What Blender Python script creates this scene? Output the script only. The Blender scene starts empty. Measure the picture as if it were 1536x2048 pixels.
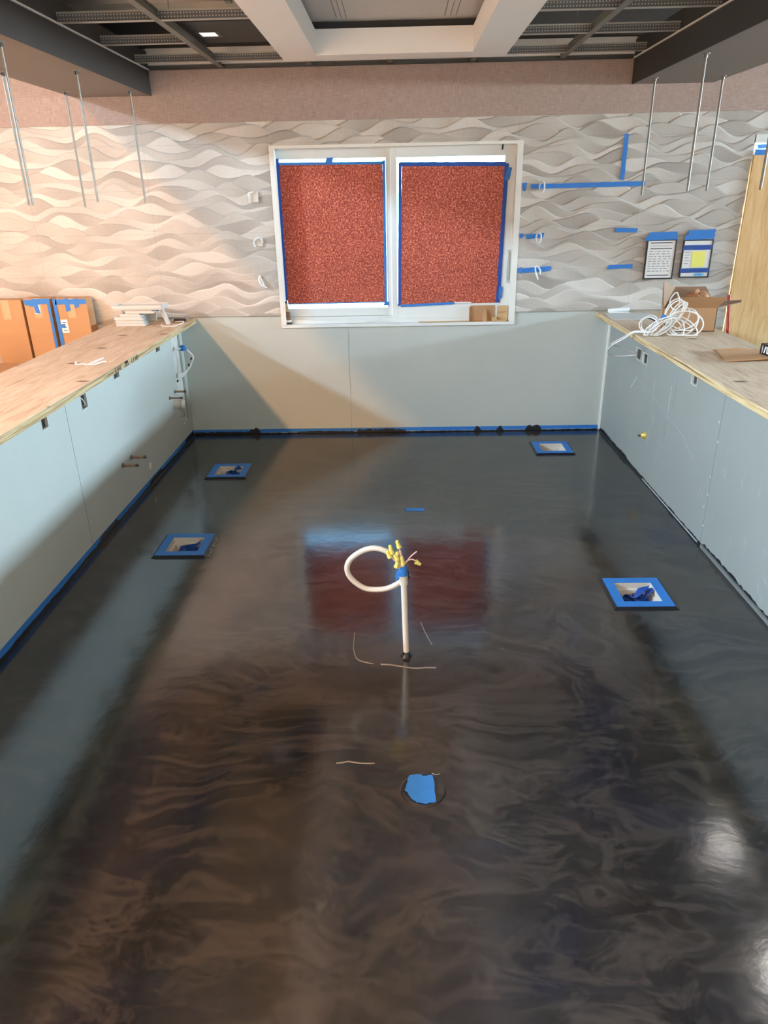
import bpy, math, random
import numpy as np
from mathutils import Vector, Matrix
random.seed(7); rng = np.random.default_rng(11)
scene = bpy.context.scene
COL = scene.collection
PI = math.pi

# ------------------------------------------------------------------ camera, sky, lights, exposure
cd = bpy.data.cameras.new('camera'); cam = bpy.data.objects.new('camera', cd); COL.objects.link(cam)
cd.sensor_fit = 'HORIZONTAL'; cd.sensor_width = 36.0; cd.lens = 36.0 * 1429.71 / 1536
cd.clip_start = 0.05
cam.matrix_world = Matrix(((0.999681, 0.010283, 0.023069, 0), (0.016973, 0.402839, -0.915114, 0),
                           (-0.018703, 0.915213, 0.402536, 1.8), (0, 0, 0, 1)))
scene.camera = cam
vs = scene.view_settings
vs.view_transform = 'Standard'; vs.look = 'None'; vs.gamma = 1.0; vs.use_curve_mapping = False
vs.exposure = 0.65
scene.cycles.max_bounces = 8
scene.cycles.sample_clamp_indirect = 6.0

SKY, WEST_SKY, EAST_SKY, NORTH_SKY = 0.9, 300.0, 370.0, 16.0
world = bpy.data.worlds.new('sky'); scene.world = world; world.use_nodes = True
nt = world.node_tree; nt.nodes.clear()
def N(nt, t, **kw):
    n = nt.nodes.new(t)
    for k, v in kw.items(): setattr(n, k, v)
    return n
geo = N(nt, 'ShaderNodeNewGeometry'); sep = N(nt, 'ShaderNodeSeparateXYZ')
nt.links.new(geo.outputs['Incoming'], sep.inputs[0])     # incoming points back to the viewer
def vmath(a, op, b):
    n = N(nt, 'ShaderNodeMath', operation=op)
    for i, v in enumerate((a, b)):
        if isinstance(v, (int, float)): n.inputs[i].default_value = v
        else: nt.links.new(v, n.inputs[i])
    return n.outputs[0]
up = vmath(sep.outputs[2], 'MULTIPLY', -1.0)
west = vmath(vmath(sep.outputs[0], 'MAXIMUM', 0.0), 'POWER', 4.0)
east = vmath(vmath(vmath(sep.outputs[0], 'MULTIPLY', -1.0), 'MAXIMUM', 0.0), 'POWER', 14.0)
ramp = N(nt, 'ShaderNodeValToRGB'); nt.links.new(vmath(vmath(up, 'MULTIPLY', .5), 'ADD', .5), ramp.inputs[0])
cr = ramp.color_ramp
cr.elements[0].position = .44; cr.elements[0].color = (.95, .88, .78, 1)
cr.elements[1].position = .52; cr.elements[1].color = (.60, .82, 1, 1)
e = cr.elements.new(.95); e.color = (.42, .67, 1, 1)
north = vmath(vmath(vmath(sep.outputs[1], 'MULTIPLY', -1.0), 'MAXIMUM', 0.0), 'POWER', 6.0)
st = vmath(vmath(north, 'MULTIPLY', NORTH_SKY), 'ADD', vmath(vmath(west, 'MULTIPLY', WEST_SKY), 'ADD', vmath(vmath(east, 'MULTIPLY', EAST_SKY), 'ADD', SKY)))
bg = N(nt, 'ShaderNodeBackground'); out = N(nt, 'ShaderNodeOutputWorld')
nt.links.new(ramp.outputs[0], bg.inputs[0]); nt.links.new(st, bg.inputs[1]); nt.links.new(bg.outputs[0], out.inputs[0])

def area_light(name, loc, rot, sx, sy, energy, color, portal=False):
    l = bpy.data.lights.new(name, 'AREA'); l.shape = 'RECTANGLE'; l.size = sx; l.size_y = sy
    l.energy = energy; l.color = color
    if portal: l.cycles.is_portal = True
    o = bpy.data.objects.new(name, l); COL.objects.link(o); o.location = loc; o.rotation_euler = rot
    return o
# window openings of the room: (wall, centre, width, height)
WEST_X, EAST_X, SOUTH_Y, LOFT = -7.0, 9.0, -5.0, 4.45    # the dining bay on the left has a high ceiling (LOFT)
WWIN = (-2.5, 3.0, 3.78, 4.25)       # y0 y1 z0 z1 in the west wall
EWIN = (2.0, 5.65, 2.14, 2.50)
SWIN = (2.5, 7.5, 0.55, 2.45)      # x0 x1 z0 z1 in the south wall
area_light('portal_west', (WEST_X - .05, (WWIN[0] + WWIN[1]) / 2, (WWIN[2] + WWIN[3]) / 2), (0, -PI / 2, 0), WWIN[3] - WWIN[2], WWIN[1] - WWIN[0], 1, (1, 1, 1), True)
area_light('portal_east', (EAST_X + .05, (EWIN[0] + EWIN[1]) / 2, (EWIN[2] + EWIN[3]) / 2), (0, PI / 2, 0), EWIN[3] - EWIN[2], EWIN[1] - EWIN[0], 1, (1, 1, 1), True)
area_light('portal_south', ((SWIN[0] + SWIN[1]) / 2, SOUTH_Y - .05, (SWIN[2] + SWIN[3]) / 2), (PI / 2, 0, 0), SWIN[1] - SWIN[0], SWIN[3] - SWIN[2], 1, (1, 1, 1), True)

# ------------------------------------------------------------------ mesh helpers
class MB:
    def __init__(s): s.v = []; s.f = []; s.sm = []
    def add(s, vs, fs, smooth=False):
        b = len(s.v); s.v += [tuple(map(float, p)) for p in vs]
        for f in fs: s.f.append(tuple(b + i for i in f)); s.sm.append(smooth)
        return s
    def hexa(s, p):   # 8 points: bottom ring 0-3 (ccw seen from above), top ring 4-7
        return s.add(p, [(3, 2, 1, 0), (4, 5, 6, 7), (0, 1, 5, 4), (1, 2, 6, 5), (2, 3, 7, 6), (3, 0, 4, 7)])
    def box(s, x0, x1, y0, y1, z0, z1):
        return s.hexa([(x0, y0, z0), (x1, y0, z0), (x1, y1, z0), (x0, y1, z0), (x0, y0, z1), (x1, y0, z1), (x1, y1, z1), (x0, y1, z1)])
    def obox(s, c, size, rz=0, rx=0, ry=0):
        R = Matrix.Rotation(rz, 3, 'Z') @ Matrix.Rotation(ry, 3, 'Y') @ Matrix.Rotation(rx, 3, 'X')
        a, b, d = (k / 2 for k in size); c = Vector(c)
        P = [(-a, -b, -d), (a, -b, -d), (a, b, -d), (-a, b, -d), (-a, -b, d), (a, -b, d), (a, b, d), (-a, b, d)]
        return s.hexa([c + R @ Vector(p) for p in P])
    def quad(s, a, b, c, d): return s.add([a, b, c, d], [(0, 1, 2, 3)])
    def slab(s, pts, n):     # polygon pts extruded by vector n
        k = len(pts); n = Vector(n)
        vs = [Vector(p) for p in pts] + [Vector(p) + n for p in pts]
        return s.add(vs, [tuple(range(k))[::-1], tuple(range(k, 2 * k))] + [(i, (i + 1) % k, k + (i + 1) % k, k + i) for i in range(k)])
    def cyl(s, p0, p1, r0, r1=None, n=14, cap=True, smooth=True):
        r1 = r0 if r1 is None else r1
        p0, p1 = Vector(p0), Vector(p1); d = (p1 - p0).normalized()
        a = d.orthogonal().normalized(); b = d.cross(a)
        vs = []
        for p, r in ((p0, r0), (p1, r1)):
            vs += [p + r * (math.cos(2 * PI * i / n) * a + math.sin(2 * PI * i / n) * b) for i in range(n)]
        s.add(vs, [(i, (i + 1) % n, n + (i + 1) % n, n + i) for i in range(n)], smooth)
        if cap: s.add(vs, [tuple(range(n))[::-1], tuple(range(n, 2 * n))])
        return s
    def lathe(s, c, prof, n=20, axis='Z'):   # prof: list of (radius, height)
        vs = []
        for r, h in prof:
            for i in range(n):
                a = 2 * PI * i / n; x, y = r * math.cos(a), r * math.sin(a)
                q = (x, y, h) if axis == 'Z' else ((h, x, y) if axis == 'X' else (x, h, y))
                vs.append((c[0] + q[0], c[1] + q[1], c[2] + q[2]))
        fs = [(k * n + i, k * n + (i + 1) % n, (k + 1) * n + (i + 1) % n, (k + 1) * n + i) for k in range(len(prof) - 1) for i in range(n)]
        return s.add(vs, fs, True)
    def tube(s, pts, r, n=8, sub=6, closed=False, flat=1.0):
        P = spline(pts, sub, closed); m = len(P)
        T = [(P[(i + 1) % m] - P[i - 1]) if closed else (P[min(i + 1, m - 1)] - P[max(i - 1, 0)]) for i in range(m)]
        T = [t.normalized() if t.length > 1e-9 else Vector((1, 0, 0)) for t in T]
        a = T[0].orthogonal().normalized(); vs = []
        for i in range(m):
            a = (a - a.dot(T[i]) * T[i])
            a = a.normalized() if a.length > 1e-6 else T[i].orthogonal().normalized()
            b = T[i].cross(a); rr = r(i / (m - 1)) if callable(r) else r
            vs += [P[i] + rr * (math.cos(2 * PI * k / n) * a + flat * math.sin(2 * PI * k / n) * b) for k in range(n)]
        mm = m if closed else m - 1
        fs = [(i * n + k, i * n + (k + 1) % n, ((i + 1) % m) * n + (k + 1) % n, ((i + 1) % m) * n + k) for i in range(mm) for k in range(n)]
        if not closed: fs += [tuple(range(n))[::-1], tuple(range((m - 1) * n, m * n))]
        return s.add(vs, fs, True)
    def ribbon(s, pts, wdir, w, t=.0012, sub=5):
        P = spline(pts, sub, False); m = len(P); vs = []
        for i in range(m):
            wd = Vector(wdir(i / (m - 1)) if callable(wdir) else wdir).normalized() * w / 2
            tt = (P[min(i + 1, m - 1)] - P[max(i - 1, 0)]).normalized(); nn = tt.cross(wd).normalized() * t / 2
            vs += [P[i] - wd - nn, P[i] + wd - nn, P[i] + wd + nn, P[i] - wd + nn]
        fs = [(i * 4 + k, i * 4 + (k + 1) % 4, (i + 1) * 4 + (k + 1) % 4, (i + 1) * 4 + k) for i in range(m - 1) for k in range(4)]
        fs += [(3, 2, 1, 0), ((m - 1) * 4, (m - 1) * 4 + 1, (m - 1) * 4 + 2, (m - 1) * 4 + 3)]
        return s.add(vs, fs)
    def blob(s, c, rad, amp=.25, nu=14, nv=9, seed=0, sm=False):
        r_ = random.Random(seed); vs = []
        ph = [(r_.uniform(1, 4), r_.uniform(1, 4), r_.uniform(0, 6)) for _ in range(5)]
        for j in range(nv + 1):
            th = PI * j / nv
            for i in range(nu):
                u = 2 * PI * i / nu
                k = 1 + amp * sum(math.sin(a * u * 1.0 // 1 + b * th * 2 + p) for a, b, p in ph) / 3 + r_.uniform(-amp, amp) * .6 * math.sin(th)
                vs.append((c[0] + rad[0] * k * math.sin(th) * math.cos(u), c[1] + rad[1] * k * math.sin(th) * math.sin(u), c[2] + rad[2] * k * math.cos(th)))
        fs = [(j * nu + i, (j + 1) * nu + i, (j + 1) * nu + (i + 1) % nu, j * nu + (i + 1) % nu) for j in range(nv) for i in range(nu)]
        return s.add(vs, fs, sm)
    def build(s, name, mat, parent=None, bevel=0, origin=None):
        V = np.array(s.v, float)
        if parent is not None: o0 = Vector(parent['_w'])
        lo, hi = V.min(0), V.max(0)
        w = Vector(origin) if origin is not None else Vector(((lo[0] + hi[0]) / 2, (lo[1] + hi[1]) / 2, lo[2]))
        if parent is not None and origin is None: w = o0
        V = V - np.array(w)
        me = bpy.data.meshes.new(name); me.from_pydata([tuple(p) for p in V], [], s.f)
        me.polygons.foreach_set('use_smooth', s.sm); me.materials.append(mat); me.update()
        o = bpy.data.objects.new(name, me); COL.objects.link(o)
        o.location = w if parent is None else w - o0
        if parent is not None: o.parent = parent
        o['_w'] = tuple(w)
        if bevel:
            b = o.modifiers.new('bevel', 'BEVEL'); b.width = bevel; b.segments = 2; b.limit_method = 'ANGLE'
        return o
def spline(pts, sub, closed):
    P = [Vector(p) for p in pts]; m = len(P)
    if sub <= 1 or m < 3: return P
    R = []
    for i in range(m if closed else m - 1):
        g = (lambda j: P[j % m]) if closed else (lambda j: P[max(0, min(m - 1, j))])
        a, b, c, d = g(i - 1), g(i), g(i + 1), g(i + 2)
        for k in range(sub):
            t = k / sub
            R.append(.5 * ((2 * b) + (c - a) * t + (2 * a - 5 * b + 4 * c - d) * t * t + (3 * b - a - 3 * c + d) * t ** 3))
    if not closed: R.append(P[-1])
    return R
def thing(name, label, cat, loc, group=None):
    o = bpy.data.objects.new(name, None); COL.objects.link(o); o.location = loc; o.empty_display_size = .05
    o['_w'] = tuple(loc); o['label'] = label; o['category'] = cat
    if group: o['group'] = group
    return o
def tag(o, label, cat, group=None):
    o['label'] = label; o['category'] = cat
    if group: o['group'] = group
    return o
def struct(o):
    o['kind'] = 'structure'; return o
def panel(mb, axis, val, u0, u1, v0, v1, holes):
    """flat sheet at axis=val with rectangular holes; axis 'x': u=y v=z, 'y': u=x v=z, 'z': u=x v=y"""
    us = sorted({u0, u1, *[h[0] for h in holes], *[h[1] for h in holes]}); vs_ = sorted({v0, v1, *[h[2] for h in holes], *[h[3] for h in holes]})
    us = [u for u in us if u0 <= u <= u1]; vs_ = [v for v in vs_ if v0 <= v <= v1]
    P = {'x': lambda u, v: (val, u, v), 'y': lambda u, v: (u, val, v), 'z': lambda u, v: (u, v, val)}[axis]
    for i in range(len(us) - 1):
        for j in range(len(vs_) - 1):
            cu, cv = (us[i] + us[i + 1]) / 2, (vs_[j] + vs_[j + 1]) / 2
            if any(h[0] < cu < h[1] and h[2] < cv < h[3] for h in holes): continue
            mb.quad(P(us[i], vs_[j]), P(us[i + 1], vs_[j]), P(us[i + 1], vs_[j + 1]), P(us[i], vs_[j + 1]))

# ------------------------------------------------------------------ materials
def S(r, g, b):
    return tuple((c / 255 / 12.92 if c <= 10 else ((c / 255 + .055) / 1.055) ** 2.4) for c in (r, g, b)) + (1,)
def newmat(name):
    m = bpy.data.materials.new(name); m.use_nodes = True; t = m.node_tree
    return m, t, t.nodes['Principled BSDF']
def mixc(t, fac, a, b, typ='MIX'):
    n = t.nodes.new('ShaderNodeMix'); n.data_type = 'RGBA'; n.blend_type = typ
    for sock, v in ((n.inputs[0], fac), (n.inputs[6], a), (n.inputs[7], b)):
        if hasattr(v, 'links'): t.links.new(v, sock)
        else: sock.default_value = v
    return n.outputs[2]
def coords(t, scale=(1, 1, 1), rot=(0, 0, 0), kind='Object'):
    c = t.nodes.new('ShaderNodeTexCoord'); m = t.nodes.new('ShaderNodeMapping')
    m.inputs['Scale'].default_value = scale; m.inputs['Rotation'].default_value = rot
    t.links.new(c.outputs[kind], m.inputs[0]); return m.outputs[0]
def noise(t, vec, scale, detail=4, rough=.55, dist=0):
    n = t.nodes.new('ShaderNodeTexNoise'); n.inputs['Scale'].default_value = scale; n.inputs['Detail'].default_value = detail
    n.inputs['Roughness'].default_value = rough; n.inputs['Distortion'].default_value = dist
    t.links.new(vec, n.inputs['Vector']); return n.outputs[0]
def rampf(t, fac, stops):
    r = t.nodes.new('ShaderNodeValToRGB'); t.links.new(fac, r.inputs[0]); c = r.color_ramp
    while len(c.elements) < len(stops): c.elements.new(.5)
    for e_, (p, col) in zip(c.elements, stops):
        e_.position = p; e_.color = col if len(col) == 4 else (*col, 1)
    return r.outputs[0]
def math_(t, op, a, b=0.0, c=None):
    n = t.nodes.new('ShaderNodeMath'); n.operation = op
    for i, v in enumerate((a, b) if c is None else (a, b, c)):
        if hasattr(v, 'links'): t.links.new(v, n.inputs[i])
        else: n.inputs[i].default_value = v
    return n.outputs[0]
def bump(t, p, h, strength=.2, dist=.01):
    b = t.nodes.new('ShaderNodeBump'); b.inputs['Strength'].default_value = strength; b.inputs['Distance'].default_value = dist
    t.links.new(h, b.inputs['Height']); t.links.new(b.outputs[0], p.inputs['Normal'])
def simple(name, col, rough=.6, metal=0, var=.12, scale=12, bmp=0, bscale=60, stretch=(1, 1, 1)):
    m, t, p = newmat(name); v = coords(t, stretch)
    d = tuple(c * (1 - var) for c in col[:3]) + (1,); l = tuple(min(1, c * (1 + var)) for c in col[:3]) + (1,)
    t.links.new(mixc(t, noise(t, v, scale), d, l), p.inputs['Base Color'])
    p.inputs['Roughness'].default_value = rough; p.inputs['Metallic'].default_value = metal
    if bmp: bump(t, p, noise(t, v, bscale), bmp, .004)
    return m

def mk_epoxy():
    m, t, p = newmat('dark epoxy'); v = coords(t)
    warp = noise(t, coords(t, (1, .9, 1)), 1.1, 3, .5, 1.5)
    cmb = t.nodes.new('ShaderNodeVectorMath'); cmb.operation = 'MULTIPLY_ADD'
    t.links.new(v, cmb.inputs[0]); cmb.inputs[1].default_value = (1, 2.2, 1)
    w3 = t.nodes.new('ShaderNodeTexNoise'); w3.inputs['Scale'].default_value = 1.3; w3.inputs['Detail'].default_value = 3; t.links.new(v, w3.inputs['Vector'])
    sc = t.nodes.new('ShaderNodeVectorMath'); sc.operation = 'SCALE'; sc.inputs['Scale'].default_value = 1.1; t.links.new(w3.outputs['Color'], sc.inputs[0])
    t.links.new(sc.outputs[0], cmb.inputs[2]); wv = cmb.outputs[0]
    hue = rampf(t, warp, [(.32, (.005, .007, .018)), (.46, (.009, .010, .013)), (.58, (.015, .013, .011)), (.75, (.024, .017, .013))])
    sw = noise(t, wv, 2.2, 9, .66, .6)
    col = mixc(t, 1.0, hue, rampf(t, sw, [(.25, (.45, .45, .5)), (.5, (1, 1, 1)), (.75, (2.0, 1.9, 1.8))]), 'MULTIPLY')
    w1 = noise(t, wv, 1.9, 7, .58, 2.2); w2 = noise(t, wv, 4.6, 6, .6, 1.6)
    m1 = rampf(t, w1, [(.50, (0, 0, 0)), (.575, (1, 1, 1)), (.64, (.12, .12, .12))]); m2 = rampf(t, w2, [(.51, (0, 0, 0)), (.57, (1, 1, 1)), (.64, (.1, .1, .1))])
    col = mixc(t, math_(t, 'MULTIPLY', m1, .5), col, (.056, .048, .044, 1))
    col = mixc(t, math_(t, 'MULTIPLY', m2, .34), col, (.054, .047, .044, 1))
    t.links.new(col, p.inputs['Base Color'])
    t.links.new(math_(t, 'MULTIPLY_ADD', sw, .10, .09), p.inputs['Roughness'])
    p.inputs['IOR'].default_value = 1.95
    h = math_(t, 'ADD', math_(t, 'MULTIPLY', noise(t, v, 5, 3), 1.0), math_(t, 'ADD', math_(t, 'MULTIPLY', noise(t, v, 110, 2), .05), math_(t, 'MULTIPLY', w1, .35)))
    bump(t, p, h, .10, .012)
    return m
def mk_wave():
    m, t, p = newmat('wave tile'); v = coords(t)
    at = t.nodes.new('ShaderNodeAttribute'); at.attribute_name = 'tone'
    base = rampf(t, at.outputs['Fac'], [(0, S(160, 152, 142)), (.5, S(188, 181, 170)), (1, S(212, 206, 196))])
    thr = math_(t, 'ADD', math_(t, 'MULTIPLY', noise(t, coords(t, (1, 1, 9)), 40, 3), .5), math_(t, 'MULTIPLY', noise(t, coords(t, (9, 1, 1)), 40, 3), .5))
    col = mixc(t, 1.0, base, rampf(t, thr, [(.3, (.88, .88, .88)), (.7, (1.06, 1.06, 1.06))]), 'MULTIPLY')
    # grout joints of the 0.9 x 0.3 m tiles
    sp = t.nodes.new('ShaderNodeSeparateXYZ'); g = t.nodes.new('ShaderNodeNewGeometry'); t.links.new(g.outputs['Position'], sp.inputs[0])
    jx = math_(t, 'ABSOLUTE', math_(t, 'SUBTRACT', math_(t, 'FRACT', math_(t, 'DIVIDE', math_(t, 'ADD', sp.outputs[0], 10 * .899 + .029 + .4495), .899)), .5))
    jz = math_(t, 'ABSOLUTE', math_(t, 'SUBTRACT', math_(t, 'FRACT', math_(t, 'DIVIDE', math_(t, 'SUBTRACT', sp.outputs[2], 2.173 - 10 * .2975 - .14875), .2975)), .5))
    j = math_(t, 'MAXIMUM', math_(t, 'LESS_THAN', jx, .0011), math_(t, 'LESS_THAN', jz, .0032))
    col = mixc(t, math_(t, 'MULTIPLY', j, .45), col, S(112, 102, 95))
    t.links.new(col, p.inputs['Base Color']); p.inputs['Roughness'].default_value = .6
    bump(t, p, thr, .25, .002); return m
def mk_fabric():
    m, t, p = newmat('woven wallcovering'); a = noise(t, coords(t, (4, 1, 190)), 4, 5, .7); b = noise(t, coords(t, (190, 1, 4)), 4, 5, .7)
    s_ = math_(t, 'MULTIPLY', math_(t, 'ADD', a, b), .5)
    t.links.new(rampf(t, s_, [(.36, S(122, 101, 91)), (.5, S(160, 138, 126)), (.62, S(190, 170, 158))]), p.inputs['Base Color'])
    p.inputs['Roughness'].default_value = .8; bump(t, p, s_, .4, .003); return m
def mk_ply(name, c0, c1, c2, rot=0, knots=True, axis='y'):
    m, t, p = newmat(name)
    st_ = (9, 1.1, 9) if axis == 'y' else ((9, 9, 1.1) if axis == 'z' else (1.1, 9, 9))
    v = coords(t, st_, (0, 0, rot)); g = noise(t, v, 2.2, 6, .65, 1.6); f = noise(t, coords(t, tuple(k * 3 for k in st_), (0, 0, rot)), 4, 4, .7)
    col = rampf(t, g, [(.28, c0), (.48, c1), (.72, c2)])
    col = mixc(t, math_(t, 'MULTIPLY', f, .35), col, c0)
    if knots:
        vo = t.nodes.new('ShaderNodeTexVoronoi'); vo.voronoi_dimensions = '2D'; vo.inputs['Scale'].default_value = 2.4; vo.inputs['Randomness'].default_value = 1.0; t.links.new(coords(t, (.7, 1.3, 1)), vo.inputs['Vector'])
        k = rampf(t, vo.outputs['Distance'], [(.035, (1, 1, 1)), (.075, (0, 0, 0))])
        col = mixc(t, math_(t, 'MULTIPLY', k, .85), col, S(72, 50, 38))
    t.links.new(col, p.inputs['Base Color']); p.inputs['Roughness'].default_value = .7; bump(t, p, g, .15, .003); return m
def mk_plyedge():
    m, t, p = newmat('plywood edge'); v = coords(t, (.6, .6, 60)); g = noise(t, v, 3, 3, .6, .4)
    t.links.new(rampf(t, g, [(.38, S(110, 84, 52)), (.47, S(176, 148, 104)), (.55, S(214, 192, 146)), (.66, S(150, 118, 76))]), p.inputs['Base Color'])
    p.inputs['Roughness'].default_value = .75; return m
def mk_paper():
    m, t, p = newmat('red rosin paper'); v = coords(t)
    n1 = noise(t, v, 84, 3, .8, .4); n2 = noise(t, v, 6, 3)
    col = rampf(t, n1, [(.36, S(126, 36, 24)), (.5, S(162, 62, 44)), (.62, S(226, 128, 96))])
    col = mixc(t, 1.0, col, rampf(t, n2, [(.3, (.86, .86, .86)), (.7, (1.08, 1.08, 1.08))]), 'MULTIPLY')
    o = t.nodes['Material Output']; tr = t.nodes.new('ShaderNodeBsdfTranslucent'); mx = t.nodes.new('ShaderNodeMixShader')
    t.links.new(col, p.inputs['Base Color']); p.inputs['Roughness'].default_value = .8
    t.links.new(col, tr.inputs[0]); mx.inputs[0].default_value = PAPER_T
    t.links.new(p.outputs[0], mx.inputs[1]); t.links.new(tr.outputs[0], mx.inputs[2]); t.links.new(mx.outputs[0], o.inputs[0]); return m
PAPER_T = .085
def mk_glass():
    m, t, p = newmat('window glass'); o = t.nodes['Material Output']
    tr = t.nodes.new('ShaderNodeBsdfTransparent'); tr.inputs[0].default_value = (.50, .78, .88, 1)
    gl = t.nodes.new('ShaderNodeBsdfGlossy'); gl.inputs['Roughness'].default_value = .02
    fr = t.nodes.new('ShaderNodeFresnel'); mx = t.nodes.new('ShaderNodeMixShader')
    t.links.new(fr.outputs[0], mx.inputs[0]); t.links.new(tr.outputs[0], mx.inputs[1]); t.links.new(gl.outputs[0], mx.inputs[2]); t.links.new(mx.outputs[0], o.inputs[0]); return m
def mk_board(name, base, marks=False):
    m, t, p = newmat(name); v = coords(t)
    n = noise(t, v, 2.5, 5, .6); col = mixc(t, n, tuple(c * .93 for c in base[:3]) + (1,), tuple(min(1, c * 1.05) for c in base[:3]) + (1,))
    if marks:      # scuffs and smears of joint compound
        s1 = noise(t, coords(t, (1, 1, .35)), 9, 6, .75, 1.0)
        col = mixc(t, math_(t, 'MULTIPLY', rampf(t, s1, [(.58, (0, 0, 0)), (.74, (1, 1, 1))]), .22), col, (.60, .62, .61, 1))
    t.links.new(col, p.inputs['Base Color']); p.inputs['Roughness'].default_value = .55; bump(t, p, noise(t, v, 40, 3), .05, .003); return m
def mk_dimple():
    m, t, p = newmat('dimpled steel channel'); v = coords(t, (62, 1, 62), (-PI / 2, 0, 0))
    vo = t.nodes.new('ShaderNodeTexVoronoi'); vo.voronoi_dimensions = '2D'; vo.inputs['Randomness'].default_value = 0.0; vo.inputs['Scale'].default_value = 1.0
    t.links.new(v, vo.inputs['Vector']); d = vo.outputs['Distance']
    t.links.new(rampf(t, d, [(.16, (.50, .50, .48)), (.26, (.12, .12, .115))]), p.inputs['Base Color'])
    p.inputs['Metallic'].default_value = .35; p.inputs['Roughness'].default_value = .4; return m

EPOXY = mk_epoxy(); WAVE = mk_wave(); FABRIC = mk_fabric(); GLASS = mk_glass(); PAPER = mk_paper()
CONCRETE = simple('bare concrete', S(238, 241, 242), .8, bmp=.2)
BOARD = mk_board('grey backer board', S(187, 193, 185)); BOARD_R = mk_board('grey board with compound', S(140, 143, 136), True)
DRYWALL = simple('raw drywall', S(238, 236, 230), .8, var=.06)
WHITE = simple('white paint', S(226, 224, 214), .5, var=.04)
TRAYW = simple('ivory ceiling paint', S(243, 241, 235), .6, var=.03, scale=3)
VINYL = simple('white vinyl', S(222, 226, 222), .35, var=.03)
PVCW = simple('white plastic', S(206, 198, 184), .4, var=.06)
CABLE = simple('white cable jacket', S(226, 224, 218), .45, var=.04)
BLACKP = simple('black paint', S(44, 42, 40), .6, var=.1, scale=4)
CEILD = simple('dark open ceiling paint', S(66, 64, 62), .8, var=.1, scale=3)
TAUPE = simple('taupe soffit paint', S(122, 112, 104), .7, var=.05, scale=3)
GREYP = simple('grey ceiling panel', S(208, 205, 198), .6, var=.06, scale=3)
STEEL = simple('galvanised steel', S(128, 126, 118), .5, .75, .15, 30)
STEELB = simple('bright steel', S(176, 174, 166), .35, .6, .1, 30)
DARKSTEEL = simple('dark steel', S(92, 90, 86), .45, .7, .15, 30)
DIMPLE = mk_dimple()
DECK = simple('painted metal deck', S(216, 208, 192), .7, var=.12, scale=5)
TAPE = simple('blue masking tape', S(44, 118, 196), .6, var=.12, scale=25, bmp=.2, bscale=120)
TAPED = simple('navy and backlit masking tape', S(24, 70, 150), .6, var=.15, scale=25, bmp=.2)  # darker tape; on the window strips it holds their backlit shade as colour
SMEAR = simple('dried black epoxy', S(22, 23, 27), .3, var=.3, scale=30, bmp=.5)
KRAFT = simple('kraft cardboard', S(184, 141, 100), .8, var=.07, scale=5, stretch=(1, 1, 4))
KRAFTD = simple('kraft inside', S(150, 118, 92), .85, var=.08, scale=5)
PTAPE = simple('tan packing tape', S(196, 160, 122), .35, var=.05)
LABELW = simple('white label', S(236, 236, 232), .5, var=.03)
BLACK = simple('black plastic', S(20, 20, 21), .4, var=.15)
INK = simple('printed ink', S(48, 48, 52), .6, var=.1)
INKL = simple('pale printed ink', S(150, 150, 152), .6, var=.1)
COPPER = simple('tarnished copper', S(150, 116, 92), .45, .3, .25, 25)
YELLOW = simple('yellow plastic', S(228, 212, 110), .45, var=.06)
BRASS = simple('yellow brass', S(206, 172, 72), .4, .3, .12)
PINKW = simple('pinkish wire', S(226, 190, 180), .5, var=.05)
RED = simple('red paint', S(176, 30, 24), .4, var=.06)
NOTE = simple('yellow note paper', S(240, 236, 120), .7, var=.08, scale=30, stretch=(6, 1, 1))
SKYBLUE = simple('light blue print', S(96, 176, 226), .6, var=.1)
BROWN = simple('brown laminate sample', S(122, 92, 70), .5, var=.2, scale=30); TANS = simple('tan laminate sample', S(176, 148, 108), .5, var=.15, scale=30)
CRUMP = simple('brown packing paper', S(186, 138, 100), .85, var=.15, scale=20)
PLYTOP = mk_ply('plywood top', S(164, 138, 112), S(200, 176, 148), S(218, 199, 174)); PLYEDGE = mk_plyedge()
PLYDOOR = mk_ply('plywood sheet', S(190, 144, 88), S(222, 180, 122), S(236, 202, 148), knots=False, axis='z')
LUMBER = mk_ply('bare lumber', S(170, 132, 92), S(204, 170, 124), S(222, 194, 150), knots=False, axis='x')
DARK = simple('dark cavity', S(34, 33, 32), .8, var=.2); COMPOUND = simple('joint compound', S(208, 206, 196), .8, var=.12, scale=14, bmp=.3)
TRIMP = simple('white trim plastic', S(198, 198, 192), .45, var=.05)

# ------------------------------------------------------------------ structure
XL, XR, Y = -1.73, 1.66, 5.75
LED0, LED1, WT = .92, .957, .9175                 # bottom and top of the plywood ledges
LX0, LX1 = -2.19, -1.597               # left ledge
RX0, RX1 = 1.535, 2.12                 # right ledge
DRAINS = [(-1.236, 4.845), (1.174, 5.275), (-1.228, 3.636), (1.155, 3.063)]
HD = .098                              # half size of the drain's open mouth

m = MB(); panel(m, 'z', 0, XL, XR, 0.3, Y, [(x - HD, x + HD, y - HD, y + HD) for x, y in DRAINS])
floor = struct(m.build('floor', EPOXY, origin=(0, 0, 0)))
m = MB(); panel(m, 'z', 0, WEST_X, EAST_X, SOUTH_Y, Y, [(XL, XR, 0.3, Y)]); m.build('concrete_slab', CONCRETE, floor)
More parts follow.
